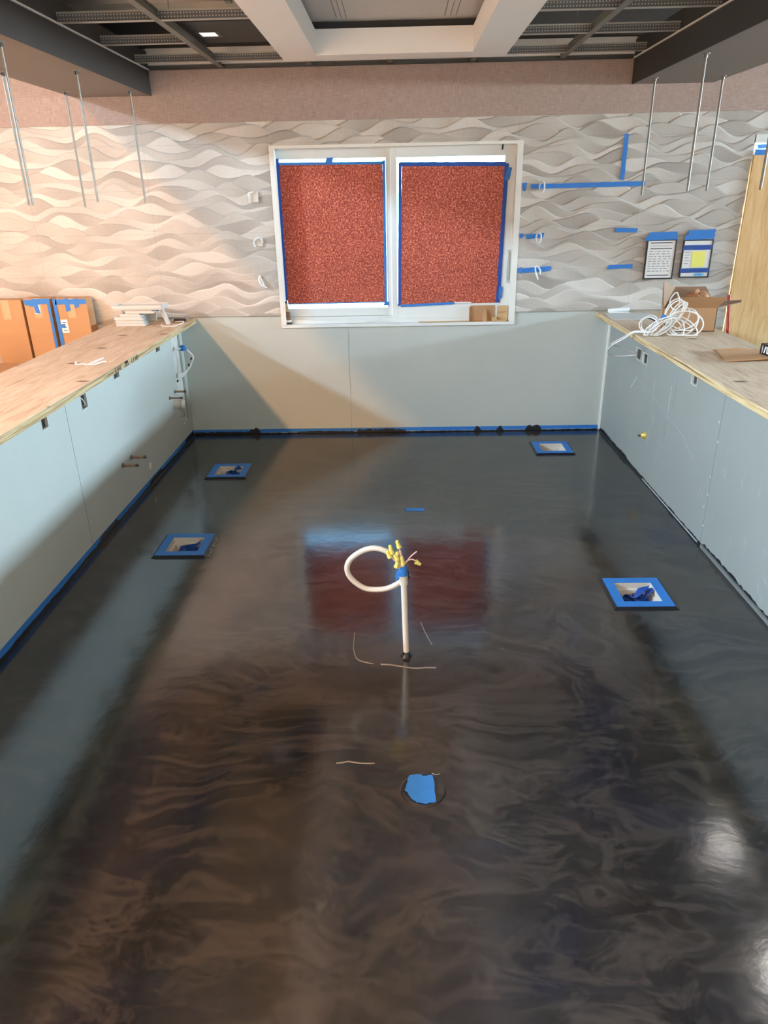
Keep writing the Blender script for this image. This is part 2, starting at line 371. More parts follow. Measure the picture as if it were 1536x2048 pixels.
# raised wrinkles left in the coating
def ridge(pts, r): MB().tube([(x, y, .0005) for x, y in pts], r, 6, 6, False, .5).build('epoxy_ridge', EPOXY_R, floor)
EPOXY_R = simple('lifted epoxy rim', S(120, 116, 112), .22, var=.2, scale=20)
ridge([(-.214, 2.74), (-.212, 2.66), (-.209, 2.60), (-.187, 2.53), (-.12, 2.50)], .0028)
ridge([(-.09, 2.497), (-.05, 2.493), (-.009, 2.482), (.054, 2.468), (.10, 2.472), (.143, 2.47)], .004)
ridge([(.089, 2.82), (.105, 2.74), (.132, 2.638)], .0022)
ridge([(-.233, 1.922), (-.21, 1.925), (-.19, 1.93), (-.15, 1.922), (-.098, 1.921)], .0032)
ridge([(.098, 1.874), (.112, 1.868), (.125, 1.872)], .002)

WIN = (-.92, .904, .872, 2.155)
DOOR = (2.535, 3.55, 0.0, 2.163)
m = MB(); panel(m, 'y', Y, WEST_X, EAST_X, 0, 3.1, [WIN, DOOR]); panel(m, 'y', Y + .2, WEST_X, EAST_X, 0, 3.1, [WIN, DOOR]); panel(m, 'y', Y, WEST_X, -2.25, 3.1, LOFT + .05, [])
for (a, b, c, d) in (WIN, DOOR):
    m.quad((a, Y, c), (a, Y + .2, c), (a, Y + .2, d), (a, Y, d)); m.quad((b, Y, c), (b, Y, d), (b, Y + .2, d), (b, Y + .2, c))
    m.quad((a, Y, d), (a, Y + .2, d), (b, Y + .2, d), (b, Y, d)); m.quad((a, Y, c), (b, Y, c), (b, Y + .2, c), (a, Y + .2, c))
wall_back = struct(m.build('wall_back', BOARD, origin=(0, Y, 0)))
MB().box(-.4005, -.3985, Y - .0008, Y + .001, .01, .872).build('board_joint', simple('joint line', S(120, 126, 126), .8), wall_back)

def wave_cladding():
    ztop = 2.309; d, L = .0145, .19
    segs = [(WEST_X, LX0 + .02, .0), (LX0 + .02, WIN[0], .968), (WIN[0], WIN[1], WIN[3]), (WIN[1], RX1 - .02, .968), (RX1 - .02, DOOR[0], .0), (DOOR[0], DOOR[1] + .4, DOOR[3])]
    s = .042; T = np.array([-.004, 0, .012, .035, .07, .11, .15, L]); D = d * np.array([0, 1, .97, .86, .64, .38, .16, .0])
    vs_, fs, tone = [], [], []; base = 0
    K = int((ztop - 0) / s) + 3
    ph = rng.uniform(0, 2 * PI, (K, 3)); lam = rng.uniform(.42, .58, K); lam2 = rng.uniform(.24, .36, K); amp = rng.uniform(.024, .036, K); tn = np.clip(.5 + .16 * (-1.0) ** np.arange(K) + rng.normal(0, .12, K), .05, .95)
    for k in range(1, K): ph[k, 0] = ph[k - 1, 0] + PI * .8 + rng.normal(0, .7)
    run = {}
    for k in range(K):
        z0 = k * s
        for (xa, xb, zl) in segs:
            if xa >= DOOR[0] : zl = DOOR[3]
            n = max(3, int((xb - xa) / .013)); x = np.linspace(xa, xb, n)
            cz = z0 + amp[k] * np.sin(2 * PI * x / lam[k] + ph[k, 0]) + .011 * np.sin(2 * PI * x / lam2[k] + ph[k, 1])
            top = run.get(xa, np.full(n, -9.0)); hid = cz < top; run[xa] = np.maximum(top, cz)
            Z = cz[:, None] - T[None, :]; Zc = np.clip(Z, zl, ztop)
            Dp = np.interp(cz[:, None] - Zc, T, D)
            Dp[hid] = -.0006
            Vx = np.stack([np.repeat(x[:, None], len(T), 1), Y - .001 - Dp, Zc], -1).reshape(-1, 3)
            tv = np.repeat(np.clip(tn[k] + .22 * np.sin(2 * PI * x / (1.7 * lam[k]) + ph[k, 2]), 0, 1)[:, None], len(T), 1).reshape(-1)
            M_ = len(T); i = np.arange(n - 1)[:, None] * M_ + np.arange(M_ - 1)[None, :]
            q = np.stack([i, i + 1, i + M_ + 1, i + M_], -1).reshape(-1, 4) + base
            # drop quads squashed to nothing by clipping
            hz = np.abs(Zc[:, 1:] - Zc[:, :-1]); keep = ((hz[:-1] + hz[1:]) > 1e-6).reshape(-1)
            vs_.append(Vx); fs.append(q[keep]); tone.append(tv); base += len(Vx)
    V = np.concatenate(vs_); F = np.concatenate(fs); tone = np.concatenate(tone)
    V = V - np.array([0, Y, 0])
    me = bpy.data.meshes.new('wave_tile_cladding'); me.vertices.add(len(V)); me.vertices.foreach_set('co', V.astype(np.float32).ravel())
    me.loops.add(len(F) * 4); me.loops.foreach_set('vertex_index', F.ravel().astype(np.int32))
    me.polygons.add(len(F)); me.polygons.foreach_set('loop_start', np.arange(0, len(F) * 4, 4, dtype=np.int32))
    me.update(calc_edges=True); me.validate()
    a = me.attributes.new('tone', 'FLOAT', 'POINT'); a.data.foreach_set('value', tone.astype(np.float32))
    me.materials.append(WAVE)
    o = bpy.data.objects.new('wave_tile_cladding', me); COL.objects.link(o); o.parent = wall_back; o['_w'] = (0, Y, 0)
wave_cladding()
m = MB(); m.box(WEST_X, EAST_X, Y - .022, Y, 2.309, 2.633); m.box(WEST_X, -2.25, Y - .022, Y, 2.633, 2.9); m.box(2.175, EAST_X, Y - .022, Y, 2.633, 2.9)
m.build('fabric_wallcovering', FABRIC, wall_back)
MB().box(WEST_X, -2.258, Y - .022, Y, 2.9, LOFT).build('dark_upper_wall', CEILD, wall_back)
MB().box(-1.72, 1.63, Y - .012, Y, 2.633, 2.765).build('upper_drywall', DRYWALL, wall_back)
MB().box(-2.25, 2.175, Y - .010, Y, 2.766, 3.1).build('plenum_back', CEILD, wall_back)
MB().box(WEST_X, -1.9, Y - .012, Y - .001, 0, .1).build('wall_base', WHITE, wall_back)

# outlet openings: (y0, y1, z0, z1)
LH = [(3.30, 3.37, .795, .885), (3.765, 3.845, .765, .850), (4.265, 4.36, .815, .885), (5.09, 5.19, .815, .89)]
SLOT = (5.47, 5.685, .17, .89)
RH = [(4.945, 5.065, .735, .815), (4.81, 4.915, .735, .81), (3.965, 4.05, .80, .88)]
m = MB(); panel(m, 'x', XL, -1.0, Y, 0, WT, LH + [SLOT]); m.box(XL - .36, XL - .30, -1.0, Y, 0, WT); m.box(XL - .30, XL, -1.0, -.95, 0, WT); m.quad((XL - .30, -1, WT), (XL, -1, WT), (XL, Y, WT), (XL - .3, Y, WT))
a, b, c, d = SLOT; x = XL - .014
m.quad((XL, a, c), (x, a, c), (x, a, d), (XL, a, d)); m.quad((XL, b, c), (XL, b, d), (x, b, d), (x, b, c)); m.quad((XL, a, d), (x, a, d), (x, b, d), (XL, b, d)); m.quad((XL, a, c), (XL, b, c), (x, b, c), (x, a, c))
wall_left = struct(m.build('wall_left', BOARD, origin=(XL, 2.4, 0)))
MB().box(XL - .02, XL - .013, a - .01, b + .01, c - .01, d + .01).build('patch_backing', COMPOUND, wall_left)
MB().box(XL - .0128, XL - .011, b - .014, b - .009, c, d).build('patch_gap', DARK, wall_left)
JL = simple('board seam', S(112, 122, 120), .8)
def seam(wall, x0, x1, pts):
    m = MB()
    for (ya, za), (yb, zb), w in pts: m.hexa([(x0, ya - w, za), (x1, ya - w, za), (x1, ya + w, za), (x0, ya + w, za), (x0, yb - w, zb), (x1, yb - w, zb), (x1, yb + w, zb), (x0, yb + w, zb)])
    return m
seam(None, XL - .002, XL + .0006, [((3.575, .02), (3.575, .915), .0016)]).build('board_joint', JL, wall_left)
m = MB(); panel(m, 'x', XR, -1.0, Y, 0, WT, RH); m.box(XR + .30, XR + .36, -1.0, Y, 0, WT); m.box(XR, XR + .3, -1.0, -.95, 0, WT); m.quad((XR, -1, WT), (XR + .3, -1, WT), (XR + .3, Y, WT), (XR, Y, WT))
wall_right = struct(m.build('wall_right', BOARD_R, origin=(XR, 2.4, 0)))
seam(None, XR - .0006, XR + .002, [((3.592, .02), (3.597, .915), .002)]).build('board_joint', JL, wall_right)
seam(None, XR - .0006, XR + .002, [((4.33, .36), (4.325, .62), .0014), ((4.26, .60), (4.25, .76), .0014)]).build('scored_line', JL, wall_right)
SCUFF = simple('white scuff', S(176, 180, 178), .7)
seam(None, XR - .0008, XR + .001, [((4.98, .62), (4.40, .545), .004), ((4.40, .545), (4.05, .49), .003), ((4.05, .49), (3.86, .40), .002), ((4.33, .50), (4.32, .72), .0025), ((4.98, .62), (5.08, .52), .008)]).build('white_scuff', SCUFF, wall_right)
m = MB()
for z in (.70, .60, .40, .30, .22, .12): m.cyl((XR - .0012, 3.61 + .02 * math.sin(z * 40), z), (XR + .001, 3.61 + .02 * math.sin(z * 40), z), .008, n=8)
m.build('spackled_screw', SCUFF, wall_right)
struct(MB().box(XR - .014, XR, Y - .014, Y, .012, LED0).build('trim_1', WHITE))
struct(MB().box(XL, -1.65, Y - .004, Y, .955, .972).build('trim_2', VINYL))

m = MB()
m.quad((WEST_X, SOUTH_Y, LOFT), (WEST_X, Y, LOFT), (-2.258, Y, LOFT), (-2.258, SOUTH_Y, LOFT)); m.quad((-2.258, SOUTH_Y, 2.745), (-2.258, Y, 2.745), (-2.258, Y, LOFT), (-2.258, SOUTH_Y, LOFT)); m.quad((2.182, SOUTH_Y, 2.9), (2.182, Y, 2.9), (EAST_X, Y, 2.9), (EAST_X, SOUTH_Y, 2.9)); m.quad((-2.258, SOUTH_Y, 2.9), (-2.258, .4, 2.9), (2.182, .4, 2.9), (2.182, SOUTH_Y, 2.9))
m.quad((-2.258, .4, 2.9), (-2.258, .4, 3.1), (2.182, .4, 3.1), (2.182, .4, 2.9))
ceiling = struct(m.build('ceiling', CEILD, origin=(0, 0, 2.9)))
# corrugated deck over the open grid, flutes running left to right
m = MB(); ys = []; yy = .4
while yy < 5.95:
    ys += [(yy, 3.06), (yy + .20, 3.06), (yy + .235, 2.90), (yy + .40, 2.90), (yy + .435, 3.06)]; yy += .435
for (y0, z0), (y1, z1) in zip(ys[:-1], ys[1:]): m.quad((-2.3, y0, z0), (-2.3, y1, z1), (2.25, y1, z1), (2.25, y0, z0))
m.build('metal_deck', DECK, ceiling)
m = MB(); m.box(-2.25, EAST_X, SOUTH_Y, Y + .2, 3.12, 3.2); m.box(WEST_X, -2.25, SOUTH_Y, Y + .2, LOFT + .02, LOFT + .1); m.build('roof_slab', BLACKP, ceiling)

def soffit(xi, xo):
    s_ = 1 if xo > xi else -1
    m = MB(); a, b = sorted((xi, xo)); m.box(a, b, .4, Y - .022, 2.483, 2.745)
    o = struct(m.build('trim_3' if s_ < 0 else 'trim_4', TAUPE))
    MB().box(*sorted((xi - s_ * .004, xi - s_ * .0005)), .4, Y - .022, 2.481, 2.746).build('black_fascia', BLACKP, o)
    m = MB()
    for k in range(13):
        y0 = .45 + k * .41; m.box(*sorted((xi - s_ * .016, xi - s_ * .003)), y0, min(y0 + .403, Y - .024), 2.634, 2.640)
    m.build('edge_angle', WHITE, o)
    return o
soffit(-1.716, -2.258); soffit(1.627, 2.182)

# white dropped tray
m = MB(); TX0, TX1, TY0, TY1, TZ = -.73, .712, 1.5, 5.49, 2.63; IX0, IX1, IY0, IY1 = -.502, .484, 1.75, 5.285
panel(m, 'z', TZ, TX0, TX1, TY0, TY1, [(IX0, IX1, IY0, IY1)])
for (p, q) in (((TX0, TY0), (TX1, TY0)), ((TX1, TY0), (TX1, TY1)), ((TX1, TY1), (TX0, TY1)), ((TX0, TY1), (TX0, TY0)), ((IX0, IY0), (IX0, IY1)), ((IX0, IY1), (IX1, IY1)), ((IX1, IY1), (IX1, IY0)), ((IX1, IY0), (IX0, IY0))):
    m.quad((*p, TZ), (*q, TZ), (*q, TZ + .14), (*p, TZ + .14))
panel(m, 'z', TZ + .14, TX0, TX1, TY0, TY1, [(IX0, IX1, IY0, IY1)])
tray = struct(m.build('trim_5', TRAYW))
MB().box(TX0, TX1, TY0, TY1, 2.812, 2.83).build('recess_panel', GREYP, tray)
m = MB()
for x in (-.36, -.33, -.30, .30, .335, .37): m.box(x - .0015, x + .0015, 1.8, 5.22, 2.8105, 2.8125)
m.build('panel_seam', DARKSTEEL, tray)
m = MB()
for (x0, x1, y0, y1) in ((TX0, IX0 - .03, TY0, TY1), (IX1 + .03, TX1, TY0, TY1), (IX0 - .03, IX1 + .03, IY1 + .03, TY1), (IX0 - .03, IX1 + .03, TY0, IY0 - .03)): m.box(x0, x1, y0, y1, 2.771, 2.811)
m.build('recess_gap_shade', BLACKP, tray)  # black filler painting in the shadow between tray rim and panel

# outer walls of the room with their window openings
def outer(name, axis, val, u0, u1, hole, parts, h=3.1):
    m = MB(); panel(m, axis, val, u0, u1, 0, h, [hole]); o = struct(m.build(name, DRYWALL))
    fr = MB(); a, b, c, d = hole
    us = np.linspace(a, b, parts + 1)
    for u in us:
        if axis == 'x': fr.box(val - .04, val + .04, u - .025, u + .025, c, d)
        else: fr.box(u - .025, u + .025, val - .04, val + .04, c, d)
    for z in (c, d):
        if axis == 'x': fr.box(val - .04, val + .04, a, b, z - .03, z + .03)
        else: fr.box(a, b, val - .04, val + .04, z - .03, z + .03)
    fr.build('window_frame', VINYL, o)
outer('wall_west', 'x', WEST_X, SOUTH_Y, Y, WWIN, 3, LOFT + .05); outer('wall_east', 'x', EAST_X, SOUTH_Y, Y, EWIN, 5); outer('wall_south', 'y', SOUTH_Y, WEST_X, EAST_X, SWIN, 5, LOFT + .05)

# ------------------------------------------------------------------ back window
m = MB()
a, b, c, d = WIN
m.box(a, a + .036, Y - .02, Y + .05, c + .022, d - .02); m.box(b - .042, b, Y - .02, Y + .05, c + .022, d - .02); m.box(a, b, Y - .02, Y + .05, d - .02, d)
window = struct(m.build('window_1', WHITE, origin=(0, Y, c)))
MB().box(a, b, Y - .012, Y + .05, c, c + .022).build('sill', VINYL, window)
MB().box(.16, b - .04, Y - .011, Y + .05, c + .0215, c + .0235).build('bare_sill_top', LUMBER, window)
m = MB(); m.box(a, b, Y + .05, Y + .13, c, .915); m.box(a, b, Y + .05, Y + .058, .915, .925); m.box(a, b, Y + .085, Y + .093, .915, .94); m.box(a, b, Y + .12, Y + .13, .915, .945); m.box(a + .0, a + .02, Y + .05, Y + .13, .915, d); m.box(b - .03, b, Y + .05, Y + .13, .915, d); m.box(a, b, Y + .05, Y + .13, 2.13, d)
m.build('frame', VINYL, window, .002)
def sash(x0, x1, gx0, gx1, gz0, gz1, z0, z1, y0, y1):
    m = MB(); m.box(x0, gx0, y0, y1, z0, z1); m.box(gx1, x1, y0, y1, z0, z1); m.box(gx0, gx1, y0, y1, gz1, z1); m.box(gx0, gx1, y0, y1, z0, gz0)
    s_ = m.build('sash', VINYL, window, .002)
    MB().box(gx0, gx1, (y0 + y1) / 2 + .008, (y0 + y1) / 2 + .012, gz0, gz1).build('pane', GLASS, s_)
    return s_
sash(-.905, -.045, -.882, -.084, 1.003, 2.070, .942, 2.133, Y + .088, Y + .122)
sr = sash(-.047, .868, -.005, .786, 1.030, 2.066, .925, 2.133, Y + .054, Y + .086)
m = MB(); m.tube([(.842, Y + .054, 1.40), (.838, Y + .03, 1.375), (.832, Y + .018, 1.30), (.838, Y + .03, 1.225), (.842, Y + .054, 1.20)], .008, 8); m.box(.836, .852, Y + .046, Y + .056, 1.18, 1.42)
m.build('pull_handle', simple('grey handle', S(196, 202, 198), .4), sr)
MB().obox((.765, Y + .052, 2.118), (.012, .01, .034), ry=.1).build('sash_stop', BLACK, sr)

def papersheet(label, q, y):
    """q: four corners (x,z) bl, br, tr, tl"""
    m = MB(); nx, nz = 14, 18; vs_ = []
    for j in range(nz + 1):
        for i in range(nx + 1):
            u, w = i / nx, j / nz
            X = (1 - w) * ((1 - u) * q[0][0] + u * q[1][0]) + w * ((1 - u) * q[3][0] + u * q[2][0])
            Z = (1 - w) * ((1 - u) * q[0][1] + u * q[1][1]) + w * ((1 - u) * q[3][1] + u * q[2][1])
            vs_.append((X, y + .0012 * math.sin(9 * u + 3 * w) * math.sin(PI * w), Z))
    m.add(vs_, [(j * (nx + 1) + i, j * (nx + 1) + i + 1, (j + 1) * (nx + 1) + i + 1, (j + 1) * (nx + 1) + i) for j in range(nz) for i in range(nx)], True)
    t_ = thing('paper_sheet', label, 'paper', ((q[0][0] + q[1][0]) / 2, y, q[0][1]), 'red paper taped over the window')
    m.build('sheet', PAPER, t_)
    return t_
def strip(t_, x0, z0, x1, z1, w, y, mat=None, seed=0):
    """one strip of tape lying in a plane y = const"""
    r_ = random.Random(seed + int(1000 * x0 + 100 * z0)); L_ = math.hypot(x1 - x0, z1 - z0); n_ = max(3, int(L_ / .03)); dx, dz = (x1 - x0) / L_, (z1 - z0) / L_
    lo, hi = [], []
    for i in range(n_ + 1):
        u = i / n_; j1, j2 = r_.uniform(-.06, .06), r_.uniform(-.06, .06); cx, cz = x0 + (x1 - x0) * u, z0 + (z1 - z0) * u
        e_ = r_.uniform(-.006, .006) if i in (0, n_) else 0
        lo.append((cx - dz * w * (-.5 + j1 * .5) + dx * e_, y, cz + dx * w * (-.5 + j1 * .5) + dz * e_)); hi.append((cx - dz * w * (.5 + j2 * .5) - dx * e_, y, cz + dx * w * (.5 + j2 * .5) - dz * e_))
    m = MB(); k = n_ + 1
    vs_ = lo + hi + [(p[0], y - .0012, p[2]) for p in lo] + [(p[0], y - .0012, p[2]) for p in hi]
    fs = []
    for i in range(n_):
        fs += [(2 * k + i, 2 * k + i + 1, 3 * k + i + 1, 3 * k + i), (i, k + i, k + i + 1, i + 1), (i, i + 1, 2 * k + i + 1, 2 * k + i), (k + i, 3 * k + i, 3 * k + i + 1, k + i + 1)]
    fs += [(0, 2 * k, 3 * k, k), (k - 1, 2 * k - 1, 4 * k - 1, 3 * k - 1)]
    m.add(vs_, fs)
    return m.build('tape_strip', mat or TAPE, t_) if t_ is not None else m
py1, py2 = Y + .084, Y + .050
p1 = papersheet('red building paper covering the left window pane, darker along its left edge', [(-.873, 1.043), (-.104, 1.047), (-.106, 2.027), (-.870, 2.034)], py1)
m_ = MB(); m_.quad((-.875, py1 + .004, 1.045), (-.70, py1 + .004, 1.045), (-.70, py1 + .004, 2.03), (-.872, py1 + .004, 2.03)); m_.build('sheet_overlap', PAPER, p1)
strip(p1, -.884, 1.07, -.881, 2.075, .026, py1 - .002, TAPED); strip(p1, -.097, 1.02, -.096, 2.05, .020, py1 - .002); strip(p1, -.87, 2.040, -.10, 2.034, .018, py1 - .002); strip(p1, -.87, 1.042, -.10, 1.046, .008, py1 - .003); strip(p1, -.112, 1.035, -.075, 1.035, .03, py1 - .004); strip(p1, -.52, 2.06, -.47, 2.06, .03, py1 - .004)
p2 = papersheet('red building paper covering the right window pane, with one loose tape tab', [(.016, 1.028), (.766, 1.03), (.786, 2.004), (.036, 2.016)], py2)
strip(p2, .008, 1.02, .024, 2.03, .022, py2 - .002, TAPED); strip(p2, .02, 2.022, .79, 2.008, .028, py2 - .003, TAPED); strip(p2, .778, 1.03, .800, 2.012, .030, py2 - .002, TAPED); strip(p2, .02, 1.018, .44, 1.033, .018, py2 - .003); strip(p2, .806, 1.90, .822, 1.985, .034, py2 - .004); strip(p2, .792, 1.06, .798, 1.15, .028, py2 - .004)  # darker tape paints in the backlit shade of these strips
strip(p2, .44, 1.036, .57, 1.036, .010, py2 - .004, LABELW)

# things on the sill
zs = c + .023
g = 'thin laminate samples stacked on the sill'
zz = .899
for k in range(9):
    h_ = (.012, .02, .024, .016, .02, .022, .024, .02, .016)[k]; xo = -.862 - .0035 * k + random.uniform(-.002, .002)
    o = MB().obox((xo, Y + .022, zz + h_ / 2), (.040 + random.uniform(-.003, .003), .036, h_ - .003), rz=random.uniform(-.1, .1)).build('laminate_sample', (BLACK, VINYL, BROWN, BROWN, BROWN, TANS, TANS, TANS, BLACK)[k])
    tag(o, ['black sample block at the very bottom of the small stack on the sill', 'white sample strip second from the bottom of the sill stack', 'brown sample block third from the bottom of the sill stack', 'brown sample block just below the middle of the sill stack', 'brown sample block in the middle of the sill stack', 'tan sample block just above the middle of the sill stack', 'tan sample block third from the top of the sill stack', 'tan sample block second from the top of the sill stack', 'thin black sample topmost on the small stack on the sill'][k], 'sample', g); zz += h_
m = MB(); m.slab([(.560, Y + .045, .897), (.752, Y + .045, .897), (.752, Y + .052, 1.012), (.568, Y + .052, 1.012)], (0, -.004, 0)); m.slab([(.556, Y + .018, .8955), (.568, Y + .047, .8955), (.568, Y + .047, 1.008), (.556, Y + .024, 1.0)], (-.003, 0, 0))
tag(m.build('cardboard_flap', KRAFT), 'folded tan cardboard piece standing on the right end of the sill', 'cardboard')
o = MB().slab([(.66, Y + .01, .8955), (.69, Y + .018, .8955), (.69, Y + .03, .96), (.675, Y + .034, .985), (.655, Y + .022, .94)], (.004, -.012, 0)).build('torn_cardboard', KRAFT); tag(o, 'small torn cardboard scrap leaning on the folded cardboard on the sill', 'cardboard')
o = MB().box(.775, .858, Y + .03, Y + .048, .896, 1.008).build('wood_block', LUMBER, bevel=.001); tag(o, 'upright grey-brown wood block in the right corner of the sill', 'wood')
o = MB().obox((.752, Y + .012, .912), (.034, .022, .030), rz=.2).build('wood_offcut', LUMBER, bevel=.001); tag(o, 'small cube of bare wood in front of the cardboard on the sill', 'wood')
o = MB().obox((.80, Y + .014, .902), (.10, .03, .010), rz=-.08).build('wood_shim', LUMBER); tag(o, 'flat wood shim lying in the right corner of the sill', 'wood')
m = MB(); m.tube([(-.42, Y + .01, .899), (-.30, Y + .005, .902), (-.2, Y + .015, .91), (-.12, Y + .03, .915), (-.06, Y + .02, .904), (-.02, Y + .0, .900), (.02, Y - .005, .900)], .004, 6); m.tube([(-.14, Y + .028, .914), (-.09, Y + .0, .902), (-.03, Y - .004, .901), (-.01, Y - .006, .901)], .003, 6)
tag(m.build('loose_cable', CABLE), 'thin white cable lying along the middle of the window sill', 'cable')

# ------------------------------------------------------------------ covered doorway at the right end of the back wall
a, b, c, d = DOOR
m = MB(); m.box(a, a + .012, Y, Y + .12, 0, d); m.box(b - .04, b, Y, Y + .12, 0, d); m.box(a, b, Y, Y + .12, d - .055, d); m.box(a, b, Y + .05, Y + .09, 2.02, 2.05)
door = struct(m.build('door_1', WHITE, origin=(a, Y, 0)))
MB().box(a + .012, b - .04, Y + .06, Y + .066, 1.9, 2.108).build('pane', GLASS, door)
m = MB(); m.box(a + .004, b + .15, Y - .035, Y - .018, .02, 2.03)
o = m.build('plywood_sheet', PLYDOOR); tag(o, 'tall bright plywood sheet covering the doorway at the right end of the back wall', 'plywood')
t_ = thing('door_tape', 'blue masking tape along the top of the plywood-covered doorway', 'tape', (2.7, Y - .036, 2.02))
strip(t_, a + .005, 2.045, b, 2.045, .036, Y - .0365); strip(t_, a + .06, 2.085, 2.66, 2.087, .026, Y + .0575); strip(t_, 2.68, 2.087, 3.2, 2.087, .03, Y + .0575)
m = MB(); m.cyl((2.50, 5.30, .0), (2.487, 5.62, 1.08), .012, n=12)
tag(m.build('red_pole', RED), 'thin red pole leaning by the plywood-covered doorway behind the right ledge', 'pole')

# ------------------------------------------------------------------ plywood ledges
def ledge(x0, x1, label, marks=None):
    t_ = thing('plywood_countertop', label, 'countertop', ((x0 + x1) / 2, 2.4, LED0), 'plywood ledges on the half walls')
    MB().box(x0, x1, -1.0, Y - .002, LED0 + .034, LED1).build('top_veneer', PLYTOP, t_)
    MB().box(x0 + .001, x1 - .001, -.999, Y - .003, LED0, LED0 + .034).build('layered_core', PLYEDGE, t_, .0015)
    return t_
ll = ledge(LX0, LX1, 'bare plywood ledge on the left half wall with pinkish weathered top')
lr = ledge(RX0, RX1, 'bare plywood ledge on the right half wall with dark knots')
# stencilled marks on the near edge of the left ledge
m = MB(); xx = LX1 + .0004
def stroke(y0, z0, y1, z1, w=.004):
    m.hexa([(xx - .0008, y0 - w / 2, z0), (xx + .0004, y0 - w / 2, z0), (xx + .0004, y0 + w / 2, z0), (xx - .0008, y0 + w / 2, z0), (xx - .0008, y1 - w / 2, z1), (xx + .0004, y1 - w / 2, z1), (xx + .0004, y1 + w / 2, z1), (xx - .0008, y1 + w / 2, z1)])
def bar(y0, y1, z): m.box(xx - .0008, xx + .0004, y0, y1, z - .002, z + .002)
y0 = 3.98
for ch in 'CUIC JUL CFIIN':
    m = MB()
    zb, zt = LED0 + .005, LED0 + .027
    if ch in 'CUILFN': stroke(y0, zb, y0, zt)
    if ch in 'UNJ': stroke(y0 + .016, zb, y0 + .016, zt)
    if ch in 'CULJ': bar(y0, y0 + .016, zb)
    if ch in 'CF': bar(y0, y0 + .016, zt)
    if ch == 'F': bar(y0, y0 + .012, (zb + zt) / 2)
    if ch == 'N': stroke(y0 + .002, zt - .004, y0 + .014, zb + .004) if False else bar(y0, y0 + .016, zt)
    y0 += .014 if ch in 'I' else .032
    if m.v: m.build('stencil_mark', INK, ll)
MB().box(LX1 - .003, LX1 + .0006, 4.135, 4.185, LED0 + .020, LED0 + .034).build('edge_void', DARK, ll)

# ------------------------------------------------------------------ wall boxes
def outlet(wallx, hole, sgn, label, blank=False):
    y0, y1, z0, z1 = hole; x1 = wallx - sgn * .045
    t_ = thing('outlet_box', label, 'electrical box', (wallx, (y0 + y1) / 2, z0))
    m = MB(); w = .004
    xa, xb = sorted((wallx - sgn * .045, wallx + sgn * .0015))
    m.box(xa, xb, y0, y0 + w, z0, z1); m.box(xa, xb, y1 - w, y1, z0, z1); m.box(xa, xb, y0, y1, z0, z0 + w); m.box(xa, xb, y0, y1, z1 - w, z1)
    m.build('box_rim', COMPOUND, t_)
    MB().box(*sorted((x1, x1 - sgn * .003)), y0, y1, z0, z1).build('box_back', DARK, t_)
    MB().box(*sorted((wallx - sgn * .044, wallx - sgn * .010)), y0 + .012, y1 - .012, z0 + .006, z1 - .012).build('box_device' if blank else 'wire_bundle', DARKSTEEL if blank else BLACK, t_)
    return t_
outlet(XL, LH[0], 1, 'open outlet box under the left ledge left of the panel joint'); ob = outlet(XL, LH[1], 1, 'larger open outlet box with a curled wire in the left half wall')
outlet(XL, LH[2], 1, 'small open outlet box just under the stencilled part of the left ledge', True); outlet(XL, LH[3], 1, 'small outlet box of the left half wall nearest the back corner', True)
MB().tube([(XL - .008, 3.785, .835), (XL + .004, 3.792, .815), (XL + .004, 3.80, .795), (XL - .008, 3.805, .78)], .003, 6).build('wire', CABLE, ob)
outlet(XR, RH[0], -1, 'open outlet box with white cable coming out under the right ledge', True); outlet(XR, RH[1], -1, 'dark empty outlet box beside the cabled box under the right ledge'); outlet(XR, RH[2], -1, 'single outlet box half hidden under the right ledge edge', True)

def copper(y, z, L_, label):
    t_ = thing('copper_stub', label, 'pipe', (XL, y, z), 'copper pipe stubs')
    MB().cyl((XL - .03, y, z), (XL + L_, y, z), .0075, n=12).build('pipe', COPPER, t_)
    MB().lathe((XL, y, z), [(.0, .001), (.014, .001), (.014, .004), (.008, .006)], 14, 'X').build('collar', DARKSTEEL, t_)
    MB().lathe((XL, y, z), [(.0, L_ - .012), (.0095, L_ - .012), (.0095, L_ + .002), (.0, L_ + .004)], 12, 'X').build('end_cap', DARKSTEEL, t_)
copper(4.327, .301, .095, 'upper of the two low copper stubs in the left half wall')
copper(4.172, .301, .095, 'lower and nearer of the two low copper stubs in the left half wall')
copper(5.385, .462, .085, 'upper copper stub beside the cut opening near the back corner')
copper(5.245, .448, .095, 'lower copper stub beside the cut opening near the back corner')
t_ = thing('drain_stub', 'short white plastic pipe stub below the copper stubs near the back corner', 'pipe', (XL, 5.335, .375))
MB().cyl((XL - .02, 5.335, .375), (XL + .075, 5.335, .375), .030, n=18).build('pipe', PVCW, t_); MB().lathe((XL, 5.335, .375), [(.031, .055), (.034, .055), (.034, .08), (.0, .08)], 18, 'X').build('cap', PVCW, t_)
t_ = thing('cable_bundle', 'white cables with blue tape hanging from the left wall near the back corner', 'cable', (XL, 5.5, .6))
m = MB()
for k in range(3):
    m.tube([(XL - .012, 5.50, .745), (XL + .035, 5.52 + .01 * k, .765 - .005 * k), (XL + .085, 5.56, .745), (XL + .105 + .008 * k, 5.585, .68), (XL + .095 - .006 * k, 5.58, .62), (XL + .05, 5.545, .575 - .008 * k), (XL + .002, 5.50, .565 - .02 * k)], .0055, 6)
m.build('cable', CABLE, t_)
MB().blob((XL + .062, 5.54, .765), (.028, .022, .020), .2, seed=4).build('tape_wrap', TAPE, t_)
m = MB(); 
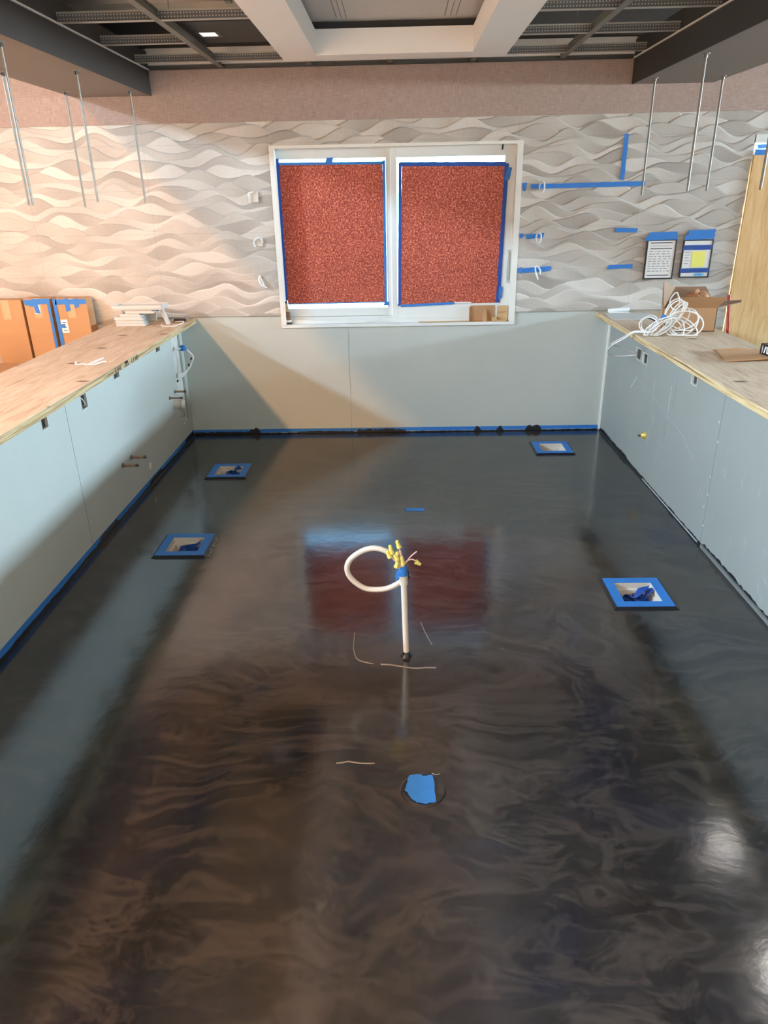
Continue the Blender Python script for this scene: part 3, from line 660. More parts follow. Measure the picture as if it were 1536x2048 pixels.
for p_, q_ in (((.10, 5.585, .665), (.108, 5.585, .685)), ((.085, 5.57, .635), (.078, 5.57, .62)), ((.004, 5.50, .525), (-.004, 5.495, .51))): MB().cyl((XL + p_[0], p_[1], p_[2]), (XL + q_[0], q_[1], q_[2]), .007, n=8).build('cable_tie', BLACK, t_)
m = MB(); 
for k, (ya, za, yb, zb) in enumerate(((5.44, .31, 5.55, .23), (5.47, .34, 5.55, .27), (5.45, .22, 5.56, .21), (5.47, .17, 5.56, .22))): m.tube([(XL + .004, ya, za), (XL + .018, (ya + yb) / 2, (za + zb) / 2), (XL + .004, yb, zb)], .006, 6)
tag(m.build('torn_board_edge', COMPOUND), 'torn strips of wallboard paper at the bottom of the cut opening', 'wallboard')
o = MB().lathe((XL, 4.638, .127), [(.0, .004), (.018, .004), (.022, .001), (.026, .0)], 12, 'X').build('wall_plug', LABELW); tag(o, 'small pale plug low on the left half wall right of the copper stubs', 'plug')
t_ = thing('gas_stub', 'yellow gas stub cap low on the right half wall', 'pipe fitting', (XR, 4.666, .27))
MB().lathe((XR, 4.666, .295), [(.026, .0), (.026, -.006), (.016, -.012), (.013, -.03), (.0, -.032)], 14, 'X').build('flange', BRASS, t_); MB().cyl((XR - .028, 4.666, .295), (XR - .05, 4.666, .293), .009, .005, n=10).build('nipple', DARKSTEEL, t_)

# ------------------------------------------------------------------ tape and coating along the wall bases
m = MB(); m.box(XL + .004, XR - .016, Y - .0015, Y - .0002, .012, .042)
t_ = thing('base_tape', 'long blue tape strip along the foot of the back half wall', 'tape', (0, Y - .002, 0)); m.build('tape', TAPE, t_)
def lip_x(y, x0, x1, h, seed, mat=SMEAR):   # ragged dried coating climbing the wall foot
    r_ = random.Random(seed); n_ = int((x1 - x0) / .02); vs_ = []
    for i in range(n_ + 1):
        X = x0 + (x1 - x0) * i / n_; hh = h(X) * r_.uniform(.75, 1.2)
        vs_ += [(X, y - .012, .0005), (X, y - .0032, .004), (X, y - .0024, max(.005, hh))]
    return MB().add(vs_, [(i * 3 + k, i * 3 + k + 1, i * 3 + 3 + k + 1, i * 3 + 3 + k) for i in range(n_) for k in (0, 1)])
def hb(X):
    h_ = .010
    if X < -1.25: h_ = .022
    elif -1.35 < X < -1.18: h_ = .05
    elif -.35 < X < .05: h_ = .030
    if -.85 < X < -.4: h_ = .018
    for q, w in ((.655, .015), (.83, .012), (1.12, .06)):
        if abs(X - q) < w: h_ = .046
    return h_
lip_x(Y, XL + .004, XR - .016, hb, 3).build('epoxy_smear', SMEAR, t_)
def lip_y(x, s_, y0, y1, h, seed):
    r_ = random.Random(seed); n_ = int((y1 - y0) / .025); vs_ = []
    for i in range(n_ + 1):
        Yv = y0 + (y1 - y0) * i / n_; hh = h(Yv) * r_.uniform(.7, 1.25)
        vs_ += [(x + s_ * .014, Yv, .0005), (x + s_ * .0035, Yv, .004), (x + s_ * .0024, Yv, max(.005, hh))]
    return MB().add(vs_, [(i * 3 + k, i * 3 + k + 1, i * 3 + 3 + k + 1, i * 3 + 3 + k) for i in range(n_) for k in (0, 1)])
t_ = thing('base_tape', 'long blue tape strip along the foot of the left half wall', 'tape', (XL, 2.4, 0))
MB().box(XL + .0002, XL + .0015, -.9, Y - .004, .010, .046).build('tape', TAPE, t_)
lip_y(XL, 1, -.9, Y - .01, lambda v: .014 if v < 3.4 else (.040 if math.sin(v * 7) > .55 else .018), 5).build('epoxy_smear', SMEAR, t_)
t_ = thing('coving_strip', 'dark epoxy-smeared strip along the foot of the right half wall', 'strip', (XR, 2.4, 0))
lip_y(XR, -1, -.9, Y - .02, lambda v: .032 if v > 5.0 or v < 3.55 else .018, 6).build('smear', SMEAR, t_)
MB().box(XR - .012, XR - .0005, -.9, 3.56, .0, .022).build('grey_bead', simple('grey sealant', S(110, 112, 108), .5), t_)
MB().box(XR - .006, XR - .0005, 3.62, 4.6, .002, .009).build('caulk_line', SCUFF, t_)

# ------------------------------------------------------------------ floor drains
def drain(x, y, label, ragged=False):
    t_ = thing('floor_drain', label, 'floor drain', (x, y, 0), 'square floor drains'); o_, i_, zt = .137, .095, .014
    m = MB()
    ring = lambda h_, z: [(x - h_, y - h_, z), (x + h_, y - h_, z), (x + h_, y + h_, z), (x - h_, y + h_, z)]
    def frame(A, B, mm): mm.add(A + B, [(k, (k + 1) % 4, 4 + (k + 1) % 4, 4 + k) for k in range(4)])
    frame(ring(o_ + .016, .0006), ring(o_ - .002, zt - .001), m); m.build('epoxy_skirt', SMEAR, t_)
    m = MB(); frame(ring(o_, zt), ring(i_ - .004, zt), m); frame(ring(o_, zt - .002), ring(o_, zt), m); frame(ring(i_ - .004, zt), ring(i_ - .004, zt - .003), m); m.build('tape_border', TAPE, t_)
    m = MB(); frame(ring(i_ - .003, zt - .002), ring(i_ - .003, -.02), m); frame(ring(i_ - .003, -.02), ring(i_ - .014, -.024), m); frame(ring(i_ - .014, -.024), ring(.055, -.135), m); m.add(ring(.055, -.135), [(0, 1, 2, 3)]); m.build('basin', PVCW, t_, .002)
    MB().cyl((x, y, -.134), (x, y, -.1335), .03, n=16).build('outlet', DARK, t_)
    return t_
drain(*DRAINS[0], 'blue-taped square floor drain nearest the back left corner')
drain(*DRAINS[1], 'blue-taped empty square floor drain nearest the back right corner')
d3 = drain(*DRAINS[2], 'blue-taped square floor drain by the left wall with tape hanging inside')
drain(*DRAINS[3], 'blue-taped square floor drain nearest the camera on the right side')
m = MB()
for k in range(26): m.blob((DRAINS[2][0] + .152 + random.uniform(-.014, .02), DRAINS[2][1] + random.uniform(-.13, .13), .001), (.008, .008, .004), .3, 6, 4, seed=k, sm=True)
m.build('epoxy_bubbles', EPOXY_R, d3)
def wad(x, y, z, k, label, s_=1.0):
    r_ = random.Random(k); m = MB()
    for q in range(5):
        P = [(x + (-.05 + .024 * i_ + r_.uniform(-.018, .018)) * s_, y + r_.uniform(-.03, .03) * s_, z + (r_.uniform(0, .03) + .012 * i_ * (q % 2)) * s_) for i_ in range(5)]
        a0 = r_.uniform(0, 6)
        m.ribbon(P, lambda u, a0=a0: (math.cos(a0 + 3 * u), math.sin(a0 + 3 * u), .4), .042 * s_)
    m.blob((x + .025 * s_, y, z + .012 * s_), (.024 * s_, .02 * s_, .022 * s_), .3, seed=k)
    tag(m.build('crumpled_tape', TAPED), label, 'tape', 'tape wads inside the drains')
wad(DRAINS[0][0] + .02, DRAINS[0][1] + .03, -.045, 3, 'wad of navy tape inside the drain nearest the back left corner', .9)
wad(DRAINS[2][0] + .02, DRAINS[2][1] + .03, -.065, 8, 'twisted navy tape inside the drain by the left wall', 1.15)
wad(DRAINS[3][0] + .01, DRAINS[3][1] + .025, -.065, 12, 'crumpled navy tape inside the drain nearest the camera', 1.25)

# ------------------------------------------------------------------ conduit standing in the middle of the floor
px, py = .019, 2.557
t_ = thing('conduit_stub', 'white conduit standing in the floor with curled hose and yellow wire caps', 'conduit', (px, py, 0))
MB().cyl((px, py, 0), (.010, py, .372), .0125, n=18).build('pipe', PVCW, t_)
MB().lathe((px, py, 0), [(.025, .0006), (.021, .005), (.016, .008), (.0155, .022), (.013, .025)], 16).build('base_collar', SMEAR, t_)
MB().cyl((.010, py, .352), (.0085, py, .405), .0165, n=18).build('coupling', PVCW, t_)
MB().tube([(.012, py, .415), (.004, py, .435), (-.03, py + .004, .482), (-.088, py + .012, .509), (-.146, py + .02, .500), (-.204, py + .028, .456), (-.222, py + .034, .406), (-.204, py + .036, .358), (-.155, py + .036, .316), (-.103, py + .034, .308), (-.052, py + .030, .318), (-.004, py + .022, .350), (.03, py + .018, .39)], .0115, 12).build('hose_loop', PVCW, t_)
m = MB(); m.cyl((.0085, py, .395), (.006, py, .436), .019, .017, n=14); m.slab([(-.016, py - .016, .432), (-.006, py - .019, .400), (-.020, py - .02, .376), (-.024, py - .018, .40)], (0, -.002, 0)); m.build('tape_wrap', TAPE, t_)
m = MB(); m.tube([(.028, py - .004, .414), (.031, py - .006, .398), (.030, py - .005, .378)], .003, 6); m.build('wire_mark', BLACK, t_)
top = (.006, py, .432)
def wire(pts, cap=None, mat=PINKW):
    w_ = MB().tube([top] + pts, .0026, 6).build('wire', mat, t_)
    if cap:
        p, q = Vector(cap[0]), Vector(cap[1]); mm = MB(); mm.cyl(p, q, .0062, .0095, n=10); mm.cyl(q - (q - p) * .25, q, .0105, .0105, n=6, smooth=False)
        mm.build('wire_cap', YELLOW, w_)
yf = py - .008
wire([(-.002, yf, .48), (-.006, yf, .514)], ((-.016, yf, .553), (-.006, yf, .522)))
wire([(.004, yf, .475), (-.003, yf, .512)])
wire([(-.02, yf, .475), (-.034, yf, .497)], ((-.044, yf, .533), (-.036, yf, .497)))
wire([(-.025, yf - .006, .468), (-.04, yf - .006, .488)], ((-.056, yf - .006, .510), (-.044, yf - .006, .482)))
wire([(-.01, yf - .008, .462), (-.014, yf - .008, .470)], ((-.026, yf - .008, .494), (-.014, yf - .008, .472)))
wire([(-.012, yf - .004, .466)], ((-.013, yf - .004, .507), (-.02, yf - .004, .478)))
wire([(.006, yf - .006, .445)], ((.002, yf - .006, .486), (.008, yf - .006, .450)))
wire([(-.012, yf - .01, .436)], ((-.013, yf - .01, .466), (-.020, yf - .01, .440)))
wire([(.024, yf, .462), (.04, yf, .484), (.063, yf, .505)])
wire([(.022, yf, .462), (.044, yf, .470), (.058, yf, .464)], ((.078, yf, .446), (.058, yf, .460)))

t_ = thing('cleanout_cover', 'round floor cleanout cover topped with a ragged blue tape patch', 'cover', (.066, 1.80, 0))
MB().lathe((.066, 1.80, 0), [(.0, .0012), (.062, .0012), (.067, .003), (.072, .003), (.076, .0006)], 40).build('ring', EPOXY, t_)
m = MB(); r_ = random.Random(5); pts = []
for (a0, a1) in (((.020, 1.860), (.060, 1.868)), ((.060, 1.868), (.066, 1.858)), ((.066, 1.858), (.100, 1.862)), ((.100, 1.862), (.108, 1.745)), ((.108, 1.745), (.060, 1.738)), ((.060, 1.738), (.030, 1.752)), ((.030, 1.752), (.006, 1.796)), ((.006, 1.796), (.020, 1.860))):
    for k in range(6):
        u = k / 6; pts.append((a0[0] + (a1[0] - a0[0]) * u + r_.uniform(-.0025, .0025), a0[1] + (a1[1] - a0[1]) * u + r_.uniform(-.0025, .0025), .0035))
m.slab(pts[::-1], (0, 0, .001)); m.build('tape_patch', TAPE, t_)
m = MB(); m.slab([(.024, 4.100, .001), (.148, 4.098, .001), (.150, 4.142, .001), (.024, 4.150, .001), (.040, 4.125, .001)], (0, 0, .0012))
tag(m.build('floor_tape', TAPE), 'short lone blue tape strip on the floor behind the standing conduit', 'tape')

# ------------------------------------------------------------------ hanging rods
RODS = [(-2.19, 5.42, 1.777, 'back rod of the outer row under the left soffit'), (-1.787, 4.62, 1.806, 'middle rod of the inner row under the left soffit'), (-1.765, 5.43, 1.796, 'back rod of the inner row under the left soffit'), (-1.80, 3.81, 1.797, 'nearest rod of the inner row under the left soffit'), (-2.20, 4.61, 1.797, 'nearest rod of the outer row under the left soffit'),
        (1.694, 5.45, 1.780, 'back rod of the inner row under the right soffit'), (1.684, 4.58, 1.802, 'middle rod of the inner row under the right soffit'), (2.131, 5.44, 1.800, 'back rod of the outer row under the right soffit'), (2.105, 4.58, 1.800, 'outer rod under the right soffit seen against the plywood sheet'), (1.722, 3.75, 1.800, 'rightmost rod in the photo, thin and against the plywood sheet')]
for (x, y, zb, lab) in RODS:
    t_ = thing('threaded_rod', 'thin steel rod hanging free, ' + lab, 'rod', (x, y, zb), 'threaded rods hanging from the soffits')
    MB().cyl((x, y, zb), (x, y, 2.483), .0068, n=10).build('rod', STEEL, t_)
    m = MB(); m.lathe((x, y, 2.483), [(.022, 0), (.022, -.003), (.010, -.005)], 12); m.build('washer', STEEL, t_)
    MB().cyl((x, y, 2.478), (x, y, 2.462), .0105, n=6, smooth=False).build('nut', BLACK if x < 0 else STEEL, t_)

# ------------------------------------------------------------------ open ceiling grid
gx = thing('ceiling_grid', 'open dark steel ceiling grid of dimpled cross channels around the white tray', 'ceiling grid', (0, 4, 2.64))
def channel(x0, x1, y):
    c_ = MB().box(x0, x1, y - .0015, y + .0015, 2.642, 2.684).build('cross_channel', DIMPLE, gx)
    m = MB(); m.box(x0, x1, y - .019, y + .019, 2.640, 2.642); m.box(x0, x1, y - .004, y + .004, 2.680, 2.688); m.build('channel_flange', STEELB, c_)
for y in (5.47, 4.87, 4.29, 3.69, 3.09):
    channel(-1.712, -1.205, y); (channel(-1.195, TX0 - .002, y) if y != 4.87 else None); channel(TX1 + .002, 1.115, y); channel(1.125, 1.623, y)
def runner(x, y0, y1):
    r_ = MB().box(x - .0015, x + .0015, y0, y1, 2.642, 2.684).build('main_runner', STEEL, gx)
    m = MB(); m.box(x - .019, x + .019, y0, y1, 2.639, 2.6415); m.box(x - .005, x + .005, y0, y1, 2.682, 2.690); m.build('runner_flange', STEEL, r_)
runner(-1.20, 2.0, 5.73); runner(1.12, 2.0, 5.73)
for x in (-.59, -.04, .52): runner(x, TY1 + .002, 5.73)
m = MB(); m.box(-1.71, 1.62, Y - .024, Y - .0225, 2.634, 2.662); m.box(-1.71, 1.62, Y - .046, Y - .0225, 2.634, 2.636); m.build('wall_angle', DARKSTEEL, gx)
for x, y in ((-1.2, 5.30), (-1.2, 4.5), (1.12, 5.3), (1.12, 4.6)): MB().cyl((x, y, 2.688), (x + .01, y + .02, 2.9), .002, n=6).build('hanger_wire', STEEL, gx)
t_ = thing('recessed_light', 'small square white ceiling light set in a black panel above the left grid', 'ceiling light', (-1.14, 4.98, 2.70))
MB().box(-1.19, TX0 - .03, 4.66, 5.24, 2.702, 2.73).build('black_panel', BLACKP, t_)
m = MB(); panel(m, 'z', 2.700, -1.21 + .04, -1.03, 4.90, 5.07, [(-1.150, -1.055, 4.925, 5.035)]); m.box(-1.17, -1.03, 4.90, 4.902, 2.70, 2.702); m.build('bezel', DARKSTEEL, t_)
LENS, LT, LP = newmat('light lens'); LP.inputs['Base Color'].default_value = S(240, 240, 236); LP.inputs['Emission Color'].default_value = (1, .97, .93, 1); LP.inputs['Emission Strength'].default_value = .55
MB().box(-1.150, -1.055, 4.925, 5.035, 2.7005, 2.7015).build('lens', LENS, t_)
m = MB(); m.tube([(-1.15, 4.36, 2.79), (-1.05, 4.38, 2.765), (-.98, 4.39, 2.76), (-.86, 4.39, 2.762)], .008, 8); m.tube([(-1.16, 4.36, 2.80), (-1.05, 4.37, 2.785), (-.86, 4.385, 2.785)], .007, 8); m.box(-.87, -.84, 4.36, 4.42, 2.73, 2.82)
tag(m.build('ceiling_conduit', STEEL), 'bent steel conduit ending in a clamp beside the white tray, above the grid', 'conduit')

# warm lamps of the dining side (recessed cans in the side ceiling; rear ones are added fill)
def can_light(x, y, watts, label, col=(1, .60, .28), size=.14, zc=2.9):
    t_ = thing('can_light', label, 'ceiling light', (x, y, zc - .02))
    MB().lathe((x, y, zc), [(size * .68, -.002), (size * .6, -.008), (size * .5, -.003)], 24).build('trim_ring', WHITE, t_)
    l = bpy.data.lights.new('can_lamp', 'AREA'); l.shape = 'DISK'; l.size = size; l.energy = watts; l.color = col
    o = bpy.data.objects.new('lamp', l); COL.objects.link(o); o.parent = t_; o.location = (0, 0, .012)
for k, y in enumerate((1.2, 0.0, -1.2, -2.4)):
    can_light(-4.15, y, 108, 'warm recessed can light in the high left ceiling, %s the back wall' % ('nearest to', 'second from', 'third from', 'farthest from')[k], (1, .47, .17), .34, LOFT)
can_light(2.5, 4.1, 1.1, 'recessed can light in the right side ceiling nearest the back wall', (1, .94, .86), .27); can_light(2.45, 3.1, 2.6, 'recessed can light in the right side ceiling farther from the back wall', (1, .94, .86), .27)
for k, x in enumerate((-3.0, -.6, 1.8)):  # unseen fill lamps added behind the camera to brighten the back wall
    can_light(x, -1.2, 40, 'added unseen warm fill light in the rear ceiling, %s' % ('left', 'centre', 'right')[k], (1, .86, .70))

# ------------------------------------------------------------------ back wall clutter
Wy = Y - .0195
def walltape(x0, z0, x1, z1, w, label, mat=None):
    o = strip(None, x0, z0, x1, z1, w, Wy).build('masking_tape', mat or TAPE); tag(o, label, 'tape', 'blue tape pieces on the wave wall'); return o
walltape(1.626, 1.884, 1.627, 2.182, .031, 'upright blue tape strip high on the wave wall above the long strip')
walltape(.972, 1.853, 1.795, 1.858, .032, 'long level blue tape strip right of the window')
walltape(.912, 1.852, .940, 1.852, .055, 'stubby blue tape piece between the window top and the long strip')
walltape(.910, 1.520, .937, 1.518, .034, 'tiny dark-marked blue tape by the window beside the middle cable')
walltape(.958, 1.512, 1.089, 1.520, .034, 'short blue tape behind the middle cable loop right of the window')
walltape(.913, 1.272, .947, 1.280, .038, 'tiny square of blue tape by the window beside the lowest cable')
walltape(.955, 1.273, 1.158, 1.284, .034, 'blue tape behind the lowest cable loop right of the window')
walltape(1.616, 1.548, 1.779, 1.542, .030, 'short level blue tape left of the notices, the upper one')
walltape(1.590, 1.286, 1.773, 1.290, .030, 'short level blue tape left of the notices, the lower one')
def pigtail(x, z, kind, label):
    t_ = thing('cable_pigtail', label, 'cable', (x, Wy - .002, z), 'white cable tails coming out of the wave wall'); m = MB(); w_ = Wy - .002
    if kind == 'box':
        m.tube([(x - .03, w_ - .01, z - .035), (x - .034, w_ - .02, z - .02), (x - .026, w_ - .03, z), (x - .034, w_ - .03, z + .02), (x - .02, w_ - .03, z + .032), (x + .006, w_ - .02, z + .036)], .0055, 7)
        MB().box(x - .012, x + .034, w_ - .014, w_ + .004, z - .035, z + .04).build('back_plate', PVCW, t_, .006)
    elif kind == 'hook':
        m.tube([(x - .028, w_ - .012, z - .03), (x - .036, w_ - .02, z - .008), (x - .026, w_ - .03, z + .018), (x + .0, w_ - .028, z + .034), (x + .02, w_ - .016, z + .026), (x + .03, w_ - .004, z + .0)], .006, 7)
        MB().box(x - .010, x + .030, w_ - .010, w_ + .004, z - .03, z + .022).build('back_plate', PVCW, t_, .005)
    elif kind == 'tail':
        m.tube([(x - .02, w_ - .004, z + .04), (x - .024, w_ - .02, z + .01), (x - .006, w_ - .03, z - .03), (x + .03, w_ - .02, z - .05)], .0065, 7); m.tube([(x - .02, w_ - .004, z + .04), (x - .006, w_ - .02, z + .01), (x + .006, w_ - .024, z - .02), (x + .012, w_ - .014, z - .042)], .005, 7)
    elif kind == 'loop':
        m.tube([(x - .02, w_ - .004, z + .0), (x - .016, w_ - .02, z + .026), (x + .002, w_ - .028, z + .030), (x + .014, w_ - .026, z + .006), (x + .008, w_ - .02, z - .034), (x - .012, w_ - .014, z - .03), (x - .02, w_ - .004, z - .005)], .0055, 7)
    else:
        m.tube([(x - .02, w_ - .003, z + .03), (x + .0, w_ - .02, z + .034), (x + .02, w_ - .024, z + .008), (x + .024, w_ - .018, z - .024)], .0055, 7); m.tube([(x - .014, w_ - .003, z + .028), (x - .01, w_ - .02, z - .01), (x + .008, w_ - .026, z - .06)], .0055, 7)
    m.build('cable', CABLE, t_)
pigtail(-1.055, 1.82, 'box', 'curled white cable and plate, topmost of the three left of the window'); pigtail(-1.045, 1.508, 'hook', 'hooked white cable and plate, middle of the three left of the window'); pigtail(-1.04, 1.232, 'tail', 'drooping pair of white cable tails, lowest left of the window')
pigtail(1.052, 1.853, 'loop', 'small white cable loop over the left end of the long blue tape'); pigtail(1.052, 1.508, 'loop', 'white cable loop over the middle short tape right of the window'); pigtail(1.055, 1.268, 'split', 'split white cable tail over the lowest tape right of the window')

def notice(x0, x1, z0, z1, label):
    t_ = thing('wall_notice', label, 'notice', ((x0 + x1) / 2, Wy, z0), 'black framed notices taped to the wave wall'); w = .009
    m = MB(); m.box(x0, x0 + w, Wy - .012, Wy, z0, z1); m.box(x1 - w, x1, Wy - .012, Wy, z0, z1); m.box(x0 + w, x1 - w, Wy - .012, Wy, z0, z0 + w); m.box(x0 + w, x1 - w, Wy - .012, Wy, z1 - w, z1); m.build('frame', BLACK, t_)
    MB().box(x0 + w, x1 - w, Wy - .008, Wy - .001, z0 + w, z1 - w).build('paper', LABELW, t_)
    return t_
n1 = notice(1.860, 2.080, 1.194, 1.476, 'black-framed white printed notice, left of the two')
yq = Wy - .0082
m = MB()
for z, x0, x1, h_ in ((1.452, 1.888, 2.050, .006), (1.412, 1.888, 2.050, .005), (1.222, 1.884, 2.048, .006)): m.box(x0, x1, yq - .0005, yq, z - h_ / 2, z + h_ / 2)
m.build('heading_rule', INK, n1)
m = MB(); r_ = random.Random(2)
for k in range(9):
    z = 1.392 - .0175 * k; X = 1.884
    while X < 2.035:
        L_ = r_.uniform(.008, .03); m.box(X, min(X + L_, 2.05), yq - .0005, yq, z - .0028, z + .0028); X += L_ + r_.uniform(.005, .016)
for k in range(2): m.box(1.89, 2.04, yq - .0005, yq, 1.43 - .002 + .006 * k, 1.43 + .006 * k)
m.build('printed_line', INKL, n1)
strip(n1, 1.842, 1.486, 2.078, 1.492, .032, Wy - .0135); strip(n1, 1.866, 1.510, 2.074, 1.513, .034, Wy - .012)
n2 = notice(2.130, 2.351, 1.200, 1.471, 'black-framed notice with a yellow note, right of the two')
strip(n2, 2.133, 1.488, 2.350, 1.492, .036, Wy - .0135); strip(n2, 2.155, 1.518, 2.350, 1.522, .036, Wy - .012)
strip(n2, 2.133, 1.415, 2.344, 1.416, .034, Wy - .0128, TAPED); strip(n2, 2.131, 1.252, 2.345, 1.253, .032, Wy - .0128, TAPED)
MB().obox((2.256, yq - .0012, 1.332), (.098, .0008, .112), ry=-.06).build('yellow_note', NOTE, n2)
m = MB(); m.blob((2.275, yq, 1.221), (.040, .0012, .010), .15, seed=3); m.build('blue_splash', SKYBLUE, n2)
m = MB(); r_ = random.Random(9)
for k in range(5): m.box(2.152, 2.152 + r_.uniform(.03, .045), yq - .0005, yq, 1.38 - .02 * k, 1.385 - .02 * k)
m.build('printed_line', INKL, n2)

# ------------------------------------------------------------------ left side: boxes behind the ledge, trim stack on it
def carton(x0, x1, y0, z1, label, kind):
    t_ = thing('cardboard_box', label, 'box', ((x0 + x1) / 2, y0 + .05, 0), 'tall cartons against the back wall'); y1 = Y - .03
    MB().box(x0, x1, y0, y1, 0, z1).build('carton_body', KRAFT, t_, .004)
    MB().box((x0 + x1) / 2 - .03, (x0 + x1) / 2 + .03, y0 - .001, y0, z1 - .145, z1 + .0).build('packing_tape', PTAPE, t_)
    return t_
carton(-3.14, -2.885, 5.60, 1.137, 'plain tall brown carton, leftmost of the three behind the left ledge', 0)
bx = carton(-2.866, -2.664, 5.60, 1.146, 'narrow tall carton with blue tape, between the plain and the wide carton', 1)
cx_ = carton(-2.637, -2.380, 5.60, 1.142, 'wide tall carton with blue tape and white label, nearest the ledge stack', 2)
yb = 5.5985
strip(bx, -2.862, 1.116, -2.668, 1.124, .040, yb); strip(bx, -2.778, 1.142, -2.768, 1.035, .036, yb - .001); strip(bx, -2.808, 1.121, -2.810, 1.086, .03, yb - .001); strip(bx, -2.675, .70, -2.674, 1.142, .022, yb - .001)
MB().box(-2.790, -2.748, yb - .0008, yb + .0005, 1.03, 1.097).build('label', LABELW, bx)
strip(cx_, -2.624, .70, -2.625, 1.140, .030, yb); strip(cx_, -2.62, 1.117, -2.383, 1.117, .038, yb); strip(cx_, -2.535, 1.142, -2.528, 1.048, .034, yb - .001); strip(cx_, -2.463, 1.14, -2.458, 1.074, .034, yb - .001); strip(cx_, -2.607, .94, -2.58, .935, .03, yb - .001)
MB().box(-2.606, -2.554, yb - .0006, yb + .0005, .885, .985).build('label', LABELW, cx_)
m = MB()
for z in (.96, .925, .90): m.box(-2.594, -2.566, yb - .0012, yb - .0005, z, z + .006)
m.box(-2.586, -2.576, yb - .0012, yb - .0005, .93, .953); m.build('label_print', INK, cx_)
o = MB().box(-3.16, -2.83, 4.95, 5.40, 0, .700).build('storage_carton', KRAFT, bevel=.004); tag(o, 'lower brown carton at the left photo edge in front of the plain tall carton', 'box')
g = 'white trim pieces stacked on the left ledge'
def slabp(x0, x1, y0, y1, z0, z1, label, nm='trim_piece', mat=TRIMP):
    m = MB(); k = z1 - z0
    prof = [(x0, z0), (x1, z0), (x1 + .012, z0 + k * .25), (x1 + .004, z0 + k * .55), (x1 - .008, z0 + k * .7), (x1 - .006, z1), (x0, z1), (x0 - .004, z0 + k * .5)]
    m.slab([(a_, y0, b_) for a_, b_ in prof], (0, y1 - y0, 0)); tag(m.build(nm, mat, bevel=.0015), label, 'trim', g)
z = LED1 + .0005
slabp(-2.100, -1.888, 5.40, 5.52, z, z + .021, 'white profiled trim block at the bottom of the stack on the left ledge')
slabp(-2.104, -1.900, 5.405, 5.525, z + .0215, z + .043, 'white profiled trim block second from the bottom of the ledge stack')
slabp(-2.108, -1.906, 5.40, 5.52, z + .0435, z + .068, 'white profiled trim block third from the bottom of the ledge stack')
slabp(-2.064, -1.914, 5.405, 5.52, z + .0685, z + .089, 'short white trim block in the middle of the ledge stack')
slabp(-2.02, -1.815, 5.40, 5.53, z + .0895, z + .116, 'white trim block second from the top of the ledge stack')
o = MB().obox((-1.965, 5.53, z + .075), (.26, .014, .11), rx=-.1).build('trim_backing', simple('grey trim back', S(176, 172, 160), .6)); tag(o, 'greyish upright trim piece behind the stack on the left ledge', 'trim')
m = MB(); m.box(-2.105, -1.745, 5.39, 5.55, z + .1165, z + .138); m.box(-2.112, -1.738, 5.385, 5.39, z + .125, z + .150); m.box(-2.112, -1.738, 5.55, 5.555, z + .125, z + .15); m.box(-2.112, -2.107, 5.385, 5.555, z + .125, z + .15); m.box(-1.743, -1.738, 5.385, 5.555, z + .125, z + .15)
tag(m.build('plastic_tray', TRIMP, bevel=.002), 'shallow white plastic tray topmost on the stack on the left ledge', 'tray')
m = MB(); m.hexa([(-1.745, 5.46, z), (-1.722, 5.46, z), (-1.722, 5.50, z), (-1.745, 5.50, z), (-1.786, 5.46, z + .115), (-1.763, 5.46, z + .115), (-1.763, 5.50, z + .115), (-1.786, 5.50, z + .115)])
tag(m.build('trim_strut', TRIMP, bevel=.001), 'slanted white strip propped against the right side of the ledge stack', 'trim')
m = MB(); m.tube([(-1.78, 5.45, z + .004), (-1.74, 5.36, z + .004), (-1.66, 5.35, z + .004), (-1.625, 5.44, z + .006), (-1.63, 5.52, z + .01), (-1.70, 5.54, z + .008)], .004, 6)
tag(m.build('loose_cable', CABLE), 'thin white cord loop at the back end of the left ledge', 'cable')
o = MB().box(-1.715, -1.632, 5.56, 5.60, z, z + .024).build('power_adapter', BLACK, bevel=.003); tag(o, 'flat black adapter at the back end of the left ledge', 'adapter')
m = MB(); m.tube([(-1.865, 4.10, z + .006), (-1.845, 4.05, z + .004), (-1.80, 4.045, z + .005), (-1.77, 4.03, z + .005), (-1.745, 4.08, z + .012), (-1.715, 4.13, z + .02)], .0045, 6); m.tube([(-1.775, 4.032, z + .005), (-1.735, 4.03, z + .005), (-1.705, 4.075, z + .009), (-1.69, 4.10, z + .006)], .0045, 6)
tag(m.build('zip_tie', CABLE), 'tangled white tie lying mid-length on the left ledge', 'tie')

# ------------------------------------------------------------------ right ledge
z = LED1 + .0005
o = MB().hexa([(1.560, 5.34, z), (1.86, 5.31, z), (1.90, 5.60, z), (1.575, 5.62, z), (1.560, 5.34, z + .006), (1.86, 5.31, z + .006), (1.90, 5.60, z + .006), (1.575, 5.62, z + .006)]).build('sample_board', simple('pale grey panel', S(186, 186, 180), .4)); tag(o, 'flat pale panel lying at the back end of the right ledge', 'panel')
m = MB(); m.cyl((1.615, 5.69, z + .014), (1.775, 5.69, z + .022), .014, n=14); m.box(1.62, 1.77, 5.66, 5.71, z, z + .004)
tag(m.build('paper_roll', LABELW), 'small white roll at the back wall on the right ledge', 'roll')
